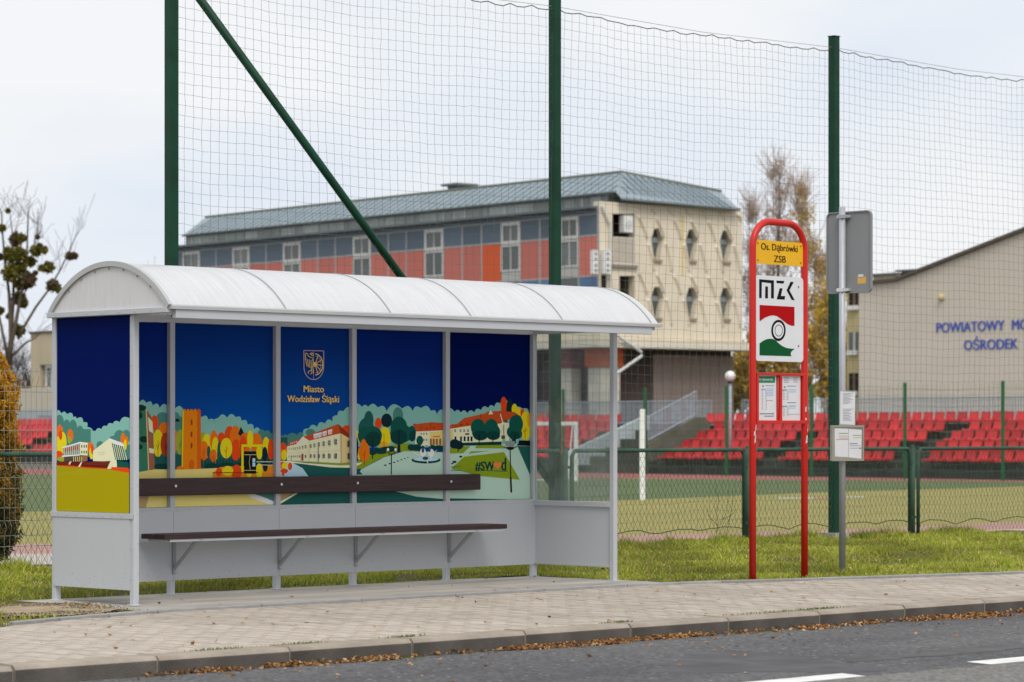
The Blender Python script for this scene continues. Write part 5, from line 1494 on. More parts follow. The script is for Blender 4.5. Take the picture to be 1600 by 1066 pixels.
# lower eave, clerestory, roof
MB().prism([(-0.45,12.98),(-0.45,13.10),(1.5,13.22),(1.5,12.98)], -XE-0.15, 'x', 0, XE).build('lower_eave', roofd, H)
MB().box(XE, -0.12, -0.10, 0.05, 12.76, 12.975).build('eave_band', M('slate band', (0.13,0.16,0.20), 0.6), H)
yS = 1.35
zc0 = 13.05; ze = SF.ony(962, 300, yS-0.25)[1]
xr0 = SF.ony(290, 380, yS)[0]
cl = MB().box(xr0, -0.9, yS, YD-0.4, zc0, ze).build('clerestory_wall', M('clerestory grey', (0.24,0.265,0.26), 0.5, 0.3, var=0.15), H)
x = xr0+0.3; k = 0
while x < -2.2:
    wd_ = random.choice((1.0, 1.0, 1.5, 0.6))
    MB().box(x, x+wd_-0.12, yS-0.02, yS-0.003, zc0+0.2, ze-0.12).build('clerestory_pane', clerm, H)
    if random.random() < 0.45: MB().box(x+wd_-0.10, x+wd_-0.02, yS-0.05, yS-0.003, zc0+0.2, ze-0.1).build('clerestory_mullion', frame_w, H)
    x += wd_; k += 1
yf = yS-0.25; xbl = SF.ony(285, 369, yf)[0]
ztop_y = 3.3
tr_ = SF.ony(971, 270, ztop_y); tl_ = SF.ony(321, 340, ztop_y)
tb_ = SF.onx(1127, 300, tr_[0])
zR = SF.onx(1004, 314, 0.45)[1]; zR2 = SF.onx(1156, 328, 0.45)[1]
yR1 = SF.onx(1156, 328, 0.45)[0]
Ztp = (tr_[1]+tl_[1])/2
v_ = [(xbl, yf, ze), (0.0, yf, ze), (0.45, yf+0.05, zR), (0.45, yR1, zR2), (xbl, yR1, ze),
      (tl_[0], ztop_y, Ztp), (tr_[0], ztop_y, Ztp), (tr_[0], tb_[0], tb_[1]), (tl_[0], tb_[0], tb_[1])]
MB().add(v_, [(0,1,6,5), (1,2,6), (2,3,7,6), (3,4,8,7), (4,0,5,8), (5,6,7,8), (4,3,2,1,0)]).build('roof', roofm, H)
sm2 = MB()
def seam(a, b):
    a, b = Vector(a), Vector(b); sm2.tube([a+Vector((0,0,0.03)), b+Vector((0,0,0.03))], 0.035, 4)
nS = 62
for k in range(1, nS):
    t = k/nS
    a = Vector(v_[0]).lerp(Vector(v_[1]), t); b = Vector(v_[5]).lerp(Vector(v_[6]), min(1, max(0, (a.x-v_[5][0]-0.6*0)/(v_[6][0]-v_[5][0]))))
    if a.x < v_[5][0]:
        f_ = (a.x-v_[0][0])/(v_[5][0]-v_[0][0]); b = Vector(v_[0]).lerp(Vector(v_[5]), f_)
    elif a.x > v_[6][0]:
        f_ = (v_[1][0]-a.x)/(v_[1][0]-v_[6][0]); b = Vector(v_[1]).lerp(Vector(v_[6]), f_)
    seam(a, b)
for k in range(1, 17):
    t = k/17; a = Vector(v_[2]).lerp(Vector(v_[3]), t)
    y = a.y
    if y < v_[6][1]: f_ = (y-v_[2][1])/(v_[6][1]-v_[2][1]); b = Vector(v_[2]).lerp(Vector(v_[6]), f_)
    elif y > v_[7][1]: f_ = (v_[3][1]-y)/(v_[3][1]-v_[7][1]); b = Vector(v_[3]).lerp(Vector(v_[7]), f_)
    else: b = Vector(v_[6]).lerp(Vector(v_[7]), (y-v_[6][1])/(v_[7][1]-v_[6][1]))
    seam(a, b)
sm2.build('roof_seams', M('seam metal', (0.15,0.19,0.22), 0.5), H, kind='stuff')
ridge = MB(); ridge.tube([Vector(v_[5])+Vector((0,0,0.05)), Vector(v_[6])+Vector((0,0,0.05)), Vector(v_[7])+Vector((0,0,0.05))], 0.07, 6)
ridge.build('ridge_cap', M('ridge cap', (0.17,0.17,0.12), 0.7), H)
MB().tube([Vector(v_[0]), Vector(v_[1])], 0.07, 6).tube([Vector(v_[2]), Vector(v_[3])], 0.08, 6).build('roof_gutter', roofd, H)
vx = SF.ony(718, 290, 5.0)
rvt = MB().box(vx[0]-0.5, vx[0]+0.5, 4.5, 5.5, Ztp-0.6, vx[1]-0.055).build('roof_vent', roofd, H)
MB().add([(vx[0]-0.75,4.2,vx[1]-0.05),(vx[0]+0.75,4.2,vx[1]-0.05),(vx[0]+0.75,5.8,vx[1]-0.05),(vx[0]-0.75,5.8,vx[1]-0.05),(vx[0]-0.75,4.2,vx[1]+0.08),(vx[0]+0.75,4.2,vx[1]+0.08),(vx[0]+0.75,5.8,vx[1]+0.08),(vx[0]-0.75,5.8,vx[1]+0.08)],
      [(0,3,2,1),(4,5,6,7),(0,1,5,4),(1,2,6,5),(2,3,7,6),(3,0,4,7)]).build('vent_cap', roofd, rvt)
# end wall with openings
gxp = lambda px, py, x=0.0: SF.onx(px, py, x)
zLed = gxp(1004, 532)[1]
zt_w = gxp(1004, 319)[1]
outer = [(0.0, zLed-0.1), (YD, zLed-0.1), (YD, gxp(1158, 330)[1]), (gxp(1000,318)[0], zt_w), (gxp(937,322)[0], zt_w), (0.0, zt_w)]
outer = [(0.0, zLed-0.1), (YD, zLed-0.1), (YD, zt_w), (0.0, zt_w)]
def ring_px(pts): return [gxp(px, py) for px, py in pts]
lo1 = ring_px([(957,413),(992,413),(992,334),(957,334)])
lo2 = ring_px([(968,484),(992,484),(992,431),(968,431)])
hexes = []
z5 = lambda x, y: (910+x/5.922, 300+y/5.922)
for cx_, dy in ((690,0),(1010,8),(1325,18)):
    hexes.append(ring_px([z5(cx_-24,340+dy), z5(cx_+30,340+dy), z5(cx_+62,440+dy), z5(cx_+25,628+dy), z5(cx_-22,628+dy), z5(cx_-55,440+dy)]))
for cx_, dy in ((690,540),(1010,545),(1325,550)):
    hexes.append(ring_px([z5(cx_-24,340+dy), z5(cx_+30,340+dy), z5(cx_+62,440+dy), z5(cx_+25,626+dy), z5(cx_-22,626+dy), z5(cx_-55,440+dy)]))
endw = plate(outer, [lo1, lo2] + hexes, -0.5, 'x', 0.0, beige, 'end_wall', H)
for hx in hexes:
    cy = sum(p[0] for p in hx)/6; zz = [p[1] for p in hx]
    w = MB().prism([(cy+(p[0]-cy)*1.04, p[1]) for p in hx], 0.03, 'x', 0, -0.42).build('window', gpane, H)
    zm = zz[2]; yy0, yy1 = hx[5][0], hx[2][0]
    MB().box(-0.387, -0.35, yy0+0.02, yy1-0.02, zm-0.16, zm+0.10).build('transom', M('transom grey', (0.30,0.33,0.34), 0.5), w)
    MB().box(-0.38, 0.10, hx[4][0]-0.12, hx[3][0]+0.12, zz[3]-0.14, zz[3]+0.0).build('sill', M('sill brown', (0.30,0.25,0.19), 0.8), w)
# diagonal fins
fins = [((525,220),(598,445)),((852,250),(912,450)),((1168,262),(1228,470)),((690,235),(752,432)),((1010,255),(1068,435)),((1325,285),(1385,462)),((775,462),(828,745)),((1088,470),(1150,755)),((1402,480),(1462,765)),
        ((612,470),(664,745)),((938,470),(990,750)),((1242,490),(1304,760)),((645,150),(678,220)),((800,150),(836,230)),((962,160),(1000,240)),((1115,170),(1152,262)),((1278,180),(1312,272)),((1440,195),(1466,285))]
fins += [((x0, y0+515), (x1, y1+515)) for (x0, y0), (x1, y1) in fins[:6]] + [((x0, y0+515), (x1, y1+500)) for (x0, y0), (x1, y1) in fins[6:12]]
for a, b in fins:
    p, q = gxp(*z5(*a)), gxp(*z5(*b)); w = 0.16
    f = MB()
    vs = [(0.0, p[0], p[1]), (0.0, p[0]-w*0.9, p[1]-0.1), (0.15, p[0]-0.02, p[1]-0.15), (0.0, q[0], q[1]), (0.0, q[0]-w*0.9, q[1]+0.1), (0.12, q[0]-0.02, q[1]+0.15)]
    f.add(vs, [(0,2,1), (3,4,5), (0,3,5,2), (1,2,5,4), (0,1,4,3)]); f.build('fin', beige, H)
# loggias
def recess(r, mat, name):
    y0, z0 = r[0]; y1, z1 = r[2]
    b = MB()
    b.add([(-0.51,y0,z0),(-0.51,y1,z0),(-0.51,y1,z1),(-0.51,y0,z1),(-1.6,y0,z0),(-1.6,y1,z0),(-1.6,y1,z1),(-1.6,y0,z1)], [(4,5,6,7),(0,1,5,4),(1,2,6,5),(2,3,7,6),(3,0,4,7)])
    b.build(name, mat, H)
recess(lo1, M('loggia brown', (0.10,0.06,0.05), 0.9), 'loggia'); recess(lo2, M('loggia grey', (0.16,0.14,0.12), 0.9), 'loggia')
MB().box(-0.515, -0.505, lo1[0][0], lo1[1][0], lo1[0][1], lo1[0][1]+0.1).build('loggia_floor', cream_c, H)
bal = MB(); y0, y1 = lo1[0][0], lo1[1][0]; zt2 = gxp(975, 371)[1]; zb2 = lo1[0][1]
for k in range(11):
    yk = y0+0.05+(y1-y0-0.1)*k/10; bal.box(0.03, 0.07, yk-0.04, yk+0.04, zb2+0.02, zt2)
bal.box(0.02, 0.08, y0, y1, zt2-0.06, zt2).box(0.02, 0.08, y0, y1, zb2, zb2+0.08)
bal.build('balcony_railing', cream_c, H, kind='stuff')
MB().box(-0.4, -0.05, y0, y1, zb2+0.05, zt2-0.1).build('balcony_panel', M('faded terracotta', (0.36,0.19,0.14), 0.8), H)
MB().box(0.0, 0.14, y0-0.1, y1+0.1, zb2-0.16, zb2-0.01).build('balcony_slab', M('slab grey', (0.25,0.23,0.2), 0.9), H)
a0_, a1_ = gxp(975, 363, 0.1), gxp(989, 337, 0.1)
ac = MB().box(-0.3, 0.12, a0_[0], a1_[0], a0_[1], a1_[1]).build('air_conditioner', white_metal, H, bevel=0.02)
MB().tube([(0.13,(a0_[0]+a1_[0])/2,(a0_[1]+a1_[1])/2-0.05),(0.14,(a0_[0]+a1_[0])/2,(a0_[1]+a1_[1])/2-0.05)], 0.24, 16).build('fan_grille', frame_w, ac)
for pxa, pxb in ((927,935),(944.5,955)):
    a, b = gxp(pxa, 428, 0.35), gxp(pxb, 391, 0.35)
    un = MB().box(0.1, 0.35, a[0], b[0], a[1], b[1]).build('outdoor_unit', white_metal, H, bevel=0.02)
    for k in (0.14, 0.36, 0.62, 0.84):
        zk = a[1]+(b[1]-a[1])*k
        MB().tube([(0.355,(a[0]+b[0])/2,zk),(0.36,(a[0]+b[0])/2,zk)], 0.10, 10).build('fan_grille', M('grille grey',(0.3,0.3,0.3),0.6), un)
dk = gxp(939, 470); dk2 = gxp(947, 431)
MB().box(0.002, 0.03, dk[0], dk2[0], dk[1], dk2[1]).build('vent_door', dark_in, H)
MB().tube([(0.12, gxp(938,322)[0], gxp(938,322)[1]), (0.12, gxp(951,352)[0], gxp(951,352)[1]), (0.12, gxp(952,520)[0], gxp(952,520)[1])], 0.06, 6).build('rain_pipe', frame_w, H)
yv = gxp(*z5(918, 220)); yv2 = gxp(*z5(930, 780))
MB().box(0.002, 0.012, yv[0], gxp(*z5(934,220))[0], yv2[1], yv[1]).build('yellow_strip', M('faded yellow', (0.66,0.50,0.16), 0.8), H)
# ledge and ground floor
zl0, zl1 = gxp(1080, 546, 0.7)[1], gxp(1080, 533, 0.7)[1]
MB().box(XE, 0.75, -0.75, YD+0.35, zl0, zl1-0.16).build('ledge', cream_c, H, bevel=0.02)
MB().box(XE, 0.55, -0.5, YD+0.2, zl1-0.155, zl1).build('ledge_cap', M('ledge cap', (0.50,0.45,0.36), 0.9, var=0.1), H)
MB().box(XE, -0.9, 1.2, YD, 0.0, zl0).build('ground_floor', M('maroon wall', (0.085,0.058,0.056), 0.85, 0.15, var=0.25, scale=0.8), H)
b0, b1 = gxp(1020, 600, -0.85), gxp(1146, 600, -0.85)
k = b0[0]; kk = 0
while k < b1[0]-0.1:
    MB().box(-0.9, -0.80-(0.02 if kk % 2 else 0), k, min(k+0.33, b1[0]), 0.0, zl0-0.25).build('wall_sheet', M('taupe sheet', (0.29,0.225,0.20), 0.7, 0.2, var=0.05), H); k += 0.34; kk += 1
for pxa, pxb, fy in ((940,969,None),(868,892,0.0),(800,822,0.0)):
    if fy is None:
        a, b = gxp(pxa, 600, -0.1)[0], gxp(pxb, 600, -0.1)[0]
        x0, x1, y0, y1 = -1.2, -0.1, a, b
    else:
        a, b = SF.ony(pxa, 600, 0.2)[0], SF.ony(pxb, 600, 0.2)[0]
        x0, x1, y0, y1 = a, b, 0.2, 0.9
    MB().box(x0, x1, y0, y1, 0.0, zl0-1.0).build('column', cream_c, H, bevel=0.02)
    MB().box(x0-0.12, x1+0.12, y0-0.12, y1+0.12, zl0-0.99, zl0-0.02).build('column_cap', M('orange cap', (0.52,0.10,0.02), 0.7) if fy is None else M('dark red cap', (0.22,0.03,0.03), 0.7), H)
pp = [gxp(px, py, 0.9) for px, py in ((962,523),(1002,550),(1003,556),(966,582),(955,586))]
MB().tube([(0.9, p[0], p[1]) for p in pp], 0.085, 8).build('drain_pipe', frame_w, H)

# ------------------------------------------------------------------ right-hand building with lettering
BF = Frame(((1342-CX)/F*138, 138), A2)
B1 = thing('gable_building', 'grey beige gable building with blue lettering on its windowless wall', 'building', BF)
wallm = M('warm grey render', (0.66, 0.59, 0.50), 0.9, 0.1, var=0.035, scale=0.5)
by = lambda px, py, y=0.0: BF.ony(px, py, y)
o1 = [by(1342,446), by(1401,440), by(1600,362), by(1720,312)]
xe = o1[-1][0]
out_ = [(0.0, 0.0), (xe+6, 0.0), (xe+6, o1[-1][1]-1.0), (xe, o1[-1][1])] + [o1[2], o1[1], (0.0, o1[0][1])]
MB().prism(out_, 14, 'y', 0, 0.0).build('wall', wallm, B1)
tp = [(0.0, o1[0][1]), o1[1], o1[2], (xe, o1[-1][1]), (xe+6, o1[-1][1]-1.0)]
for a, b in zip(tp[:-1], tp[1:]): MB().add([(a[0],-0.2,a[1]+0.004),(b[0],-0.2,b[1]+0.004),(b[0],14.2,b[1]+0.004),(a[0],14.2,a[1]+0.004),(a[0],-0.2,a[1]+0.16),(b[0],-0.2,b[1]+0.16),(b[0],14.2,b[1]+0.16),(a[0],14.2,a[1]+0.16)],
      [(0,3,2,1),(4,5,6,7),(0,1,5,4),(1,2,6,5),(2,3,7,6),(3,0,4,7)]).build('roof_edge', M('brown roof edge', (0.11,0.085,0.065), 0.8), B1)
lm = MB(); lb = M('blue letters', (0.05,0.10,0.50), 0.5)
c0, c1 = by(1464, 520), by(1570, 515)
V, Fs = text_mb('POWIATOWY', c1[0]-c0[0], by(1517,502)[1]-by(1517,518)[1], 0.02)
cx0 = (c0[0]+c1[0])/2; z0_ = by(1517,518)[1]
def solid_text(body, x, z, w, cap, y0, d, name, mat, parent):
    V, Fs = text_mb(body, w, cap); m = MB(); n = len(V)
    for k, dx in enumerate((-0.05*cap, 0, 0.05*cap)): m.add([(x+p[0]+dx, y0-0.004*k, z+p[1]) for p in V], Fs)
    m.build(name, mat, parent, kind='stuff')
    return
cap = by(1517,502)[1]-by(1517,518.5)[1]
solid_text('POWIATOWY', cx0, z0_, c1[0]-c0[0], cap, -0.03, 0.03, 'lettering', lb, B1)
wMO = (c1[0]-c0[0])*0.225; xm = by(1582,510)[0]
solid_text('MO', xm+wMO/2, z0_, wMO, cap, -0.03, 0.03, 'lettering', lb, B1)
d0, d1 = by(1507, 545), by(1591, 545)
solid_text('OŚRODEK', (d0[0]+d1[0])/2, by(1549,546)[1], d1[0]-d0[0], cap, -0.03, 0.03, 'lettering', lb, B1)
yl = by(1472, 465)
MB().ball((yl[0], -0.05, yl[1]), 0.17, 10, 6).build('wall_lamp', M('yellow lamp', (0.60,0.5,0.25), 0.5), B1)
YB_ = thing('yellow_block', 'yellow rendered block with stacked windows peeping out behind the grey pole', 'building', BF)
ya = 1.4; xa, xb = by(1323, 500, ya)[0], 0.4
yelw = M('pale yellow render', (0.56,0.47,0.25), 0.9, 0.1, var=0.06, scale=0.6)
MB().box(xa, xb, ya, ya+12, 0.0, by(1330,446,ya)[1]).build('wall', yelw, YB_)
for t, b in ((455,478),(519,548),(583,611)):
    p, q = by(1327.5, b, ya), by(1341.5, t, ya)
    w = MB().box(p[0], q[0], ya-0.05, ya-0.002, p[1], q[1]).build('window', dark_in if t != 519 else gpane, YB_)
    MB().box(p[0]-0.05, q[0]+0.05, ya-0.2, ya-0.003, p[1]-0.22, p[1]-0.003).build('sill', white_metal, w)
    MB().box((p[0]+q[0])/2+0.02, (p[0]+q[0])/2+0.14, ya-0.08, ya-0.051, p[1], q[1]).build('mullion', frame_w if t == 519 else M('brown frame',(0.2,0.12,0.08),0.7), w)
MB().box(xa-0.1, xb+0.1, ya-0.2, ya+12.2, by(1330,446,ya)[1]+0.003, by(1330,442,ya)[1]).build('roof', M('brown roof edge', (0.11,0.085,0.065), 0.8), YB_)
RB = thing('flat_roof_block', 'low flat roofed block rising behind the lettered gable roof', 'building', BF)
a, b = by(1364, 440, 16)[0], by(1405, 440, 16)[0]
MB().box(a, b, 16, 20, 0.0, by(1380,431,16)[1]).build('wall', wallm, RB)
MB().box(a-0.2, b, 15.8, 20, by(1380,431,16)[1]+0.003, by(1380,427.5,16)[1]).build('roof', roofd, RB)
a, b = by(1398, 440, 16)[0], by(1440, 440, 16)[0]
MB().box(a+0.25, b, 16.3, 19.5, by(1380,431,16)[1], by(1410,424,16)[1]).build('dormer', M('dormer grey', (0.16,0.18,0.2), 0.7), RB)
MB().box(a, b+0.3, 16.0, 19.8, by(1410,424,16)[1]+0.003, by(1410,421.5,16)[1]).build('dormer_roof', roofd, RB)

# ------------------------------------------------------------------ left-hand building and wall
LB = Frame(((48-CX)/F*205, 205), A2)
B3 = thing('beige_house', 'flat roofed beige building with white window left of the shelter', 'building', LB)
ly = lambda px, py, y=0.0: LB.ony(px, py, y)
zt = ly(60, 521)[1]; xr = ly(230, 521)[0]
beige2 = M('stained beige render', (0.56,0.475,0.335), 0.9, 0.1, var=0.12, scale=0.5, stretch=(2,2,0.5))
p, q = ly(62, 608), ly(96, 569)
plate([(0.0,0.0),(xr,0.0),(xr,zt),(0.0,zt)], [[(p[0],p[1]),(q[0],p[1]),(q[0],q[1]),(p[0],q[1])]], 0.6, 'y', 0.0, beige2, 'wall', B3)
MB().box(0.0, xr, 0.61, 10, 0.0, zt).build('wall_block', beige2, B3)
MB().box(-0.1, xr+0.1, -0.1, 10.1, zt+0.003, zt+0.14).build('roof', M('brown roof edge', (0.11,0.085,0.065), 0.8), B3)
fw = MB(); t = 0.12
ps = p[0]+0.35
fw.box(ps, q[0], 0.25, 0.35, q[1]-t-0.1, q[1]).box(ps, q[0], 0.25, 0.35, p[1], p[1]+t)
for k in range(4): fw.box(ps+(q[0]-ps-t)*k/3, ps+(q[0]-ps-t)*k/3+t, 0.25, 0.35, p[1]+t, q[1]-t-0.1)
w = fw.build('window', white_metal, B3); MB().box(ps, q[0], 0.36, 0.4, p[1], q[1]).build('pane', gpane, w)
MB().box(p[0]-0.1, q[0]+0.1, -0.12, -0.003, p[1]-0.15, p[1]).build('sill', M('sill brown', (0.30,0.25,0.19), 0.8), w)
PW = Frame(((10-CX)/F*188, 188), A2)
B4 = thing('perimeter_wall', 'pale blue grey wall with faint purple graffiti above the left seats', 'wall', PW)
py_ = lambda px, py: PW.ony(px, py, 0.0)
z1 = py_(60, 606)[1]; xr = py_(240, 606)[0]; xl = py_(-60, 606)[0]
MB().box(xl, xr, 0, 0.3, 0.0, py_(60, 640)[1]).build('lower_wall', M('pale blue wall', (0.40,0.45,0.47), 0.8, 0.2, var=0.1, scale=0.8), B4)
MB().box(xl, xr, 0.02, 0.28, py_(60,640)[1]+0.003, z1).build('upper_wall', M('pale cream wall', (0.56,0.52,0.42), 0.85, 0.1, var=0.06), B4)
gr = MB()
for k in range(8):
    x = py_(59+k*4, 655)[0]; w = 0.09
    gr.add([(x,-0.004,py_(60,664)[1]),(x+w,-0.004,py_(60,664)[1]),(x+w*2.2,-0.004,py_(60,650)[1]),(x+w*1.2,-0.004,py_(60,650)[1])], [(0,1,2,3)])
    gr.add([(x,-0.004,py_(60,652)[1]),(x+0.3,-0.004,py_(60,652)[1]),(x+0.3,-0.004,py_(60,650)[1]),(x,-0.004,py_(60,650)[1])], [(0,1,2,3)])
gr.build('graffiti', M('purple paint', (0.27,0.22,0.30), 0.7), B4, kind='stuff')

# ------------------------------------------------------------------ trees
bark = M('grey bark', (0.115,0.092,0.075), 0.95, 0.1, var=0.25, scale=1.5)
twigm2 = M('pale birch twigs', (0.48,0.37,0.32), 0.9, 0.1, var=0.2)
twigm = M('twigs', (0.09,0.07,0.062), 0.9, 0.1, var=0.2)
def twigs(base_pts, n, ln, r, Y0, up=0.6, depth=0.6):
    """fine bent twigs starting on given points"""
    al, bl2 = [], []
    for _ in range(n):
        p = np.array(base_pts[rng.integers(len(base_pts))]) + rng.normal(0, 0.05, 3)
        d = np.array([rng.normal(0, 0.55), rng.normal(0, depth), up+abs(rng.normal(0, 0.35))]); d /= np.linalg.norm(d)
        L_ = ln*rng.uniform(0.4, 1.2); k = 3
        for j in range(k):
            q = p + d*L_/k; al.append(p); bl2.append(q); p = q
            d = d + rng.normal(0, 0.22, 3); d /= np.linalg.norm(d)
    return seg_mesh(np.array(al), np.array(bl2), r)

YT = 112
tb = thing('mistletoe_tree', 'bare poplar tree full of dark green mistletoe balls at far left', 'tree', loc=PT(14, 700, YT)[:2] + (0,))
o_t = Vector((tb.location.x, tb.location.y, 0))
def tp_(px, py, dy=0.0): return Vector(PT(px, py, YT+dy)) - o_t
limbs = [([(12,720),(13,620),(14,570),(17,525),(15.5,483),(14,457),(8,412),(4,365),(2,330)], 7, 1.2),
         ([(14,570),(17,540),(25,503),(31,469),(39,435),(42,398),(44,337),(46,322)], 5.5, 0.8),
         ([(16,540),(21,469),(21,427),(20,370),(15,328)], 4.5, 0.7),
         ([(28,530),(38,510),(56,480),(76,453),(93,424),(108,393),(118,370),(127,356)], 3.6, 0.6),
         ([(14,560),(28,548),(40,536),(52,530)], 3.6, 1.5), ([(13,560),(4,520),(-6,470),(-12,430)], 4, 1),
         ([(21,440),(34,415),(50,385),(62,372)], 2, 0.5), ([(31,469),(50,440),(62,420),(88,405)], 1.8, 0.5), ([(8,412),(18,385),(30,340)], 2, 0.5), ([(42,398),(54,380),(60,352)], 1.6, 0.5)]
tip_pts = []
lim = MB()
for i, (pts, r0, r1) in enumerate(limbs):
    dy = [0, -0.6, 0.8, -0.3, 0.5, 0.3, 0.2, -0.5, 0.4, -0.4][i]
    path = [tp_(px, py, dy*k/len(pts)) for k, (px, py) in enumerate(pts)]
    rs = [0.72*(r0+(r1-r0)*k/(len(pts)-1))*YT/F for k in range(len(pts))]
    MB().tube(path, rs, 8).build('trunk' if i == 0 else 'limb', bark, tb, smooth=True)
    tip_pts += [tuple(p) for p in path[len(path)//2:]]*1 + [tuple(path[-1])]*2
V, Fc = twigs(tip_pts, 120, 1.3, 0.0075, YT)
ob('twigs', np_mesh('twigs', V, Fc, twigm), tb, kind='stuff')
ml = [(45,105,9),(12,200,18),(70,350,46),(90,265,38),(118,255,26),(105,345,42),(60,450,50),(95,430,40),(200,330,29),(220,300,13),(245,322,18),(172,385,27),(270,420,31),(228,424,15),(208,248,9),(385,355,20),(415,355,16),(295,520,34),(325,545,18),(160,490,38),(118,510,36),(105,590,40),(128,620,24),(105,770,34),(2,360,16),(135,405,18),(150,455,14),(0,660,20),(50,690,14),(36,325,14),(195,450,10)]
mcol = [(0.19,0.175,0.03),(0.25,0.22,0.045),(0.12,0.12,0.025),(0.32,0.25,0.07)]
for x, y, r in ml:
    c = np.array(tp_(x/3.553, 300+y/3.553, rng.uniform(-0.6, 0.6))); rr = 1.0*r/3.553*YT/F
    n = int(320 + 4200*rr*rr)
    d = rng.normal(0,1,(n,3)); d /= np.linalg.norm(d, axis=1, keepdims=True)
    P = c + d*(rr*rng.uniform(0.15, 1.12, n)**0.7)[:,None]*np.array([1,1,0.95])*(1+0.22*np.sin(d[:,:1]*6+x)*np.sin(d[:,2:]*7+y))
    brown = r in (38, 34, 20, 16) and y < 560
    V, Fc, col = leaf_cloud(P, 0.075, mcol if not brown else [(0.16,0.105,0.06),(0.12,0.09,0.04),(0.2,0.13,0.08)], [4,3,3,1] if not brown else [2,2,1], 1.0)
    ob('mistletoe', np_mesh('mistletoe', V, Fc, leaf_mat, col), tb)

# birches and autumn bushes right of the school
def leafy(name, label, cat, base, crown, cols, wts, n, size, trunk_h=None, group=None, Y=172, nt=520, tl=1.7, tr=0.013):
    """crown: list of (px, py, rx, ry, weight) puffs at distance Y; base (px) of the trunk"""
    o = thing(name, label, cat, loc=PT(base, 676, Y)[:2] + (0,), group=group)
    oo = np.array((o.location.x, o.location.y, 0))
    tot = sum(c[4] for c in crown); Ps = []
    top = min(crown, key=lambda c: c[1]-c[3])
    tops = PT(top[0], top[1], Y)
    p0 = Vector((0,0,-0.5)); p1 = Vector(tops) - Vector(oo)
    path = [p0.lerp(p1, t) + Vector((math.sin(t*5+base)*0.25*t, 0.2*math.sin(t*3), 0)) for t in (0, .25, .5, .75, 1)]
    MB().tube(path, [0.20, 0.16, 0.12, 0.08, 0.03], 7).build('trunk', bark, o, smooth=True)
    br = MB(); tips = []
    for c in crown:
        cc = Vector(PT(c[0], c[1], Y)) - Vector(oo)
        t = min(0.9, max(0.15, (cc.z-1.5)/max(2, p1.z))) ; a = p0.lerp(p1, t*0.8)
        br.tube([a, a.lerp(cc, 0.55)+Vector((0,0,0.25)), cc], [0.05, 0.03, 0.012], 5)
        tips += [tuple(cc + Vector((random.uniform(-.6,.6)*c[2]*Y/F, random.uniform(-1,1), random.uniform(-.9,.3)*c[3]*Y/F))) for _ in range(14)]
    br.build('branches', bark, o, kind='stuff')
    for c in crown:
        m = int(n*c[4]/tot)
        d = rng.normal(0,1,(m,3)); d /= np.linalg.norm(d, axis=1, keepdims=True)
        rad = rng.uniform(0,1,m)**0.6
        k = 0.75+0.35*np.sin(d[:,0]*5+c[0])*np.sin(d[:,2]*6+c[1])
        P = np.array(PT(c[0], c[1], Y))-oo + d*(rad*k)[:,None]*np.array([1.2*c[2]*Y/F, 1.6, 1.2*c[3]*Y/F])
        Ps.append(P)
    P = np.concatenate(Ps)
    V, Fc, col = leaf_cloud(P, size, cols, wts, 1.0)
    ob('crown', np_mesh('crown', V, Fc, leaf_mat, col), o)
    V, Fc = twigs(tips, nt, tl, tr, Y, up=0.9)
    ob('twigs', np_mesh('twigs', V, Fc, twigm2), o, kind='stuff')
    return o
brn = [(0.48,0.37,0.30),(0.55,0.42,0.32),(0.38,0.29,0.235),(0.62,0.42,0.19)]
och = [(0.68,0.46,0.08),(0.74,0.53,0.08),(0.56,0.39,0.08),(0.46,0.38,0.12),(0.62,0.42,0.18)]
leafy('birch_tree', 'tall thin birch with sparse brown leaves right of the school', 'tree', 1222, group='birches by the school', crown=
      [(1212,268,15,20,1.0),(1222,300,24,30,2),(1216,345,34,36,4),(1230,390,36,36,4.5),(1205,400,34,40,4),(1215,450,40,44,5)], cols=brn, wts=[4,3,3,1.5], n=1900, size=0.08)
leafy('birch_tree', 'lower birch with golden brown leaves beside the tall green pole', 'tree', 1256, group='birches by the school', crown=
      [(1252,300,15,22,1.2),(1256,335,22,30,2.5),(1262,390,28,36,4),(1284,420,22,30,2.6),(1278,475,34,44,5),(1296,520,26,44,3)], cols=brn[:2]+och[:3], wts=[2,2,3,3,2], n=4600, size=0.085, Y=168)
leafy('birch_tree', 'dull brown birch close against the school end wall', 'tree', 1178, group='birches by the school', crown=
      [(1176,330,14,26,1.2),(1180,385,22,36,3),(1172,440,26,40,4),(1186,500,30,46,5)], cols=brn, wts=[4,3,4,0.6], n=2200, size=0.08, Y=180)
leafy('hazel_bush', 'dense ochre autumn bush behind the red stop sign', 'bush', 1210, group='autumn bushes behind the stand', crown=
      [(1180,560,34,60,5),(1220,540,40,70,6),(1205,610,50,44,6),(1240,600,40,50,5)], cols=och, wts=[4,3,3,2,2], n=11000, size=0.12, Y=160, nt=200)
leafy('hazel_bush', 'golden ochre bush between the green pole and the yellow block', 'bush', 1286, group='autumn bushes behind the stand', crown=
      [(1280,540,30,60,5),(1300,480,24,60,4),(1300,600,32,46,5),(1318,560,18,60,3)], cols=och, wts=[4,3,3,2,2], n=9000, size=0.12, Y=158, nt=200)
leafy('hazel_bush', 'dark mustard bush at the foot of the school end wall', 'bush', 1160, group='autumn bushes behind the stand', crown=
      [(1156,580,18,40,4),(1150,620,22,30,4),(1170,610,22,36,3)], cols=och, wts=[3,2,4,3,1], n=5000, size=0.12, Y=164, nt=60)
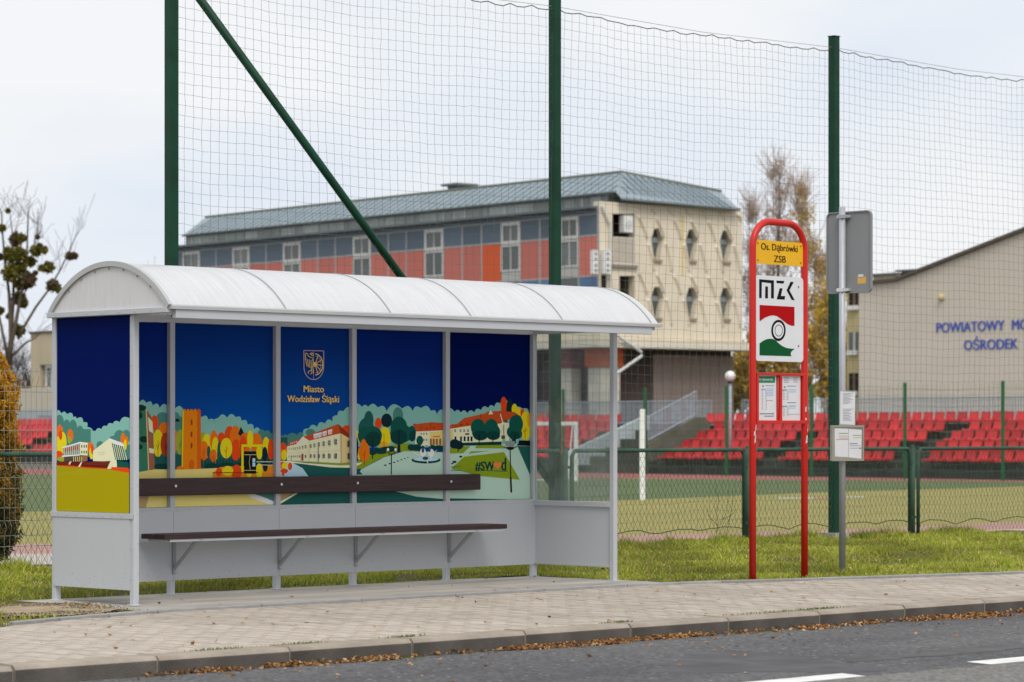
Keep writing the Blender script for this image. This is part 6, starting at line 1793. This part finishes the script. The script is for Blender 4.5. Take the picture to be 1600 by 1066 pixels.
# hazy bare trees at the left horizon
def bare(name, label, px, py_top, Y, n, w):
    o = thing(name, label, 'tree', loc=PT(px, 676, Y)[:2] + (0,), group='leafless trees on the horizon')
    h = PT(px, py_top, Y)[2]
    MB().tube([(0,0,-0.5),(0.1,0,h*0.4),(0,0.1,h*0.8)], [0.22,0.14,0.04], 7).build('trunk', bark, o, smooth=True)
    bp = []
    br = MB()
    for _ in range(26):
        t = random.uniform(0.25, 0.8); a = Vector((0.05, 0, h*t)); d = Vector((random.gauss(0, w), random.gauss(0, w), h*(0.25-t*0.12)*random.uniform(0.6, 1.4)))
        br.tube([a, a+d*0.5+Vector((0,0,-0.1)), a+d], [0.06,0.04,0.015], 5); bp += [tuple(a+d*k) for k in (0.4, 0.6, 0.8, 1)]
    br.build('branches', bark, o, kind='stuff')
    V, Fc = twigs(bp, n, h*0.2, 0.012, Y, up=0.7)
    ob('twigs', np_mesh('twigs', V, Fc, twigm), o, kind='stuff')
bare('bare_tree', 'leafless grey tree in the distance behind the conifer', 18, 515, 235, 500, 1.3)
bare('bare_tree', 'leafless twiggy tree just left of the beige building', 42, 545, 240, 420, 1.2)
bare('bare_tree', 'leafless tree top showing beside the left green pole', 243, 428, 230, 120, 0.8)

# ------------------------------------------------------------------ golden conifer behind the wire fence
TF = Frame(S.w(0, FY+0.95), A1)
cx_, cy_ = TF.w(TF.ony(-24, 676)[0], 0)
TH = thing('golden_conifer', 'columnar conifer with golden orange tips cut by the left picture edge', 'conifer', loc=(cx_, cy_, 0))
kx = cy_/F
prof_z = [0.0, 0.15, 0.5, 0.9, 1.3, 1.6, 1.85, 2.05, 2.2, 2.4]
# silhouette radius from the photograph: right edge minus the axis
axis = CX + F*cx_/cy_
edge = [(875,8),(840,30),(790,36),(740,30),(720,26),(680,30),(650,27),(620,31),(590,24),(570,10),(550,0),(520,-14),(505,-22)]
ez = [CH-(y-HZ)*kx for y, x in edge]; er = [max(0.02, (x-axis)*kx) for y, x in edge]
n = 26000
z = rng.uniform(max(0.02, min(ez)), max(ez), n*2); rr = np.interp(z, ez, er)
th = rng.uniform(0, 2*math.pi, n*2); t = rng.uniform(0,1,n*2)**0.35
lump = 0.88 + 0.14*np.sin(th*5+z*7)+0.11*np.sin(th*9-z*15)+0.09*np.sin(th*17+z*23)
keep = rng.uniform(0,1,n*2) < rr/max(er)
z, rr, th, t, lump = z[keep], rr[keep], th[keep], t[keep], lump[keep]
P = np.stack([rr*t*lump*np.cos(th), rr*t*lump*np.sin(th), z], 1)
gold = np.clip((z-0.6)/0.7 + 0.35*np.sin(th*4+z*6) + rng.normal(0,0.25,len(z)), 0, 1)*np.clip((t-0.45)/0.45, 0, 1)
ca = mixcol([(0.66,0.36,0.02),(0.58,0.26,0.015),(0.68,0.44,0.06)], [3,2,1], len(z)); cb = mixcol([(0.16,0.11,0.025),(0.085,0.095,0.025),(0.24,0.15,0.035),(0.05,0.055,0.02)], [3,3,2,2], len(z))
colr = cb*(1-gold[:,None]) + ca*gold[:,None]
V, Fc, _ = leaf_cloud(P, 0.028, [(1,1,1)], [1], 1.6, asp=0.3)
ob('foliage', np_mesh('foliage', V, Fc, leaf_mat, np.repeat(colr, 4, axis=0)), TH)
MB().tube([(0,0,-0.1),(0,0,1.2),(0,0,2.2)], [0.07,0.05,0.015], 8).build('trunk', bark, TH)
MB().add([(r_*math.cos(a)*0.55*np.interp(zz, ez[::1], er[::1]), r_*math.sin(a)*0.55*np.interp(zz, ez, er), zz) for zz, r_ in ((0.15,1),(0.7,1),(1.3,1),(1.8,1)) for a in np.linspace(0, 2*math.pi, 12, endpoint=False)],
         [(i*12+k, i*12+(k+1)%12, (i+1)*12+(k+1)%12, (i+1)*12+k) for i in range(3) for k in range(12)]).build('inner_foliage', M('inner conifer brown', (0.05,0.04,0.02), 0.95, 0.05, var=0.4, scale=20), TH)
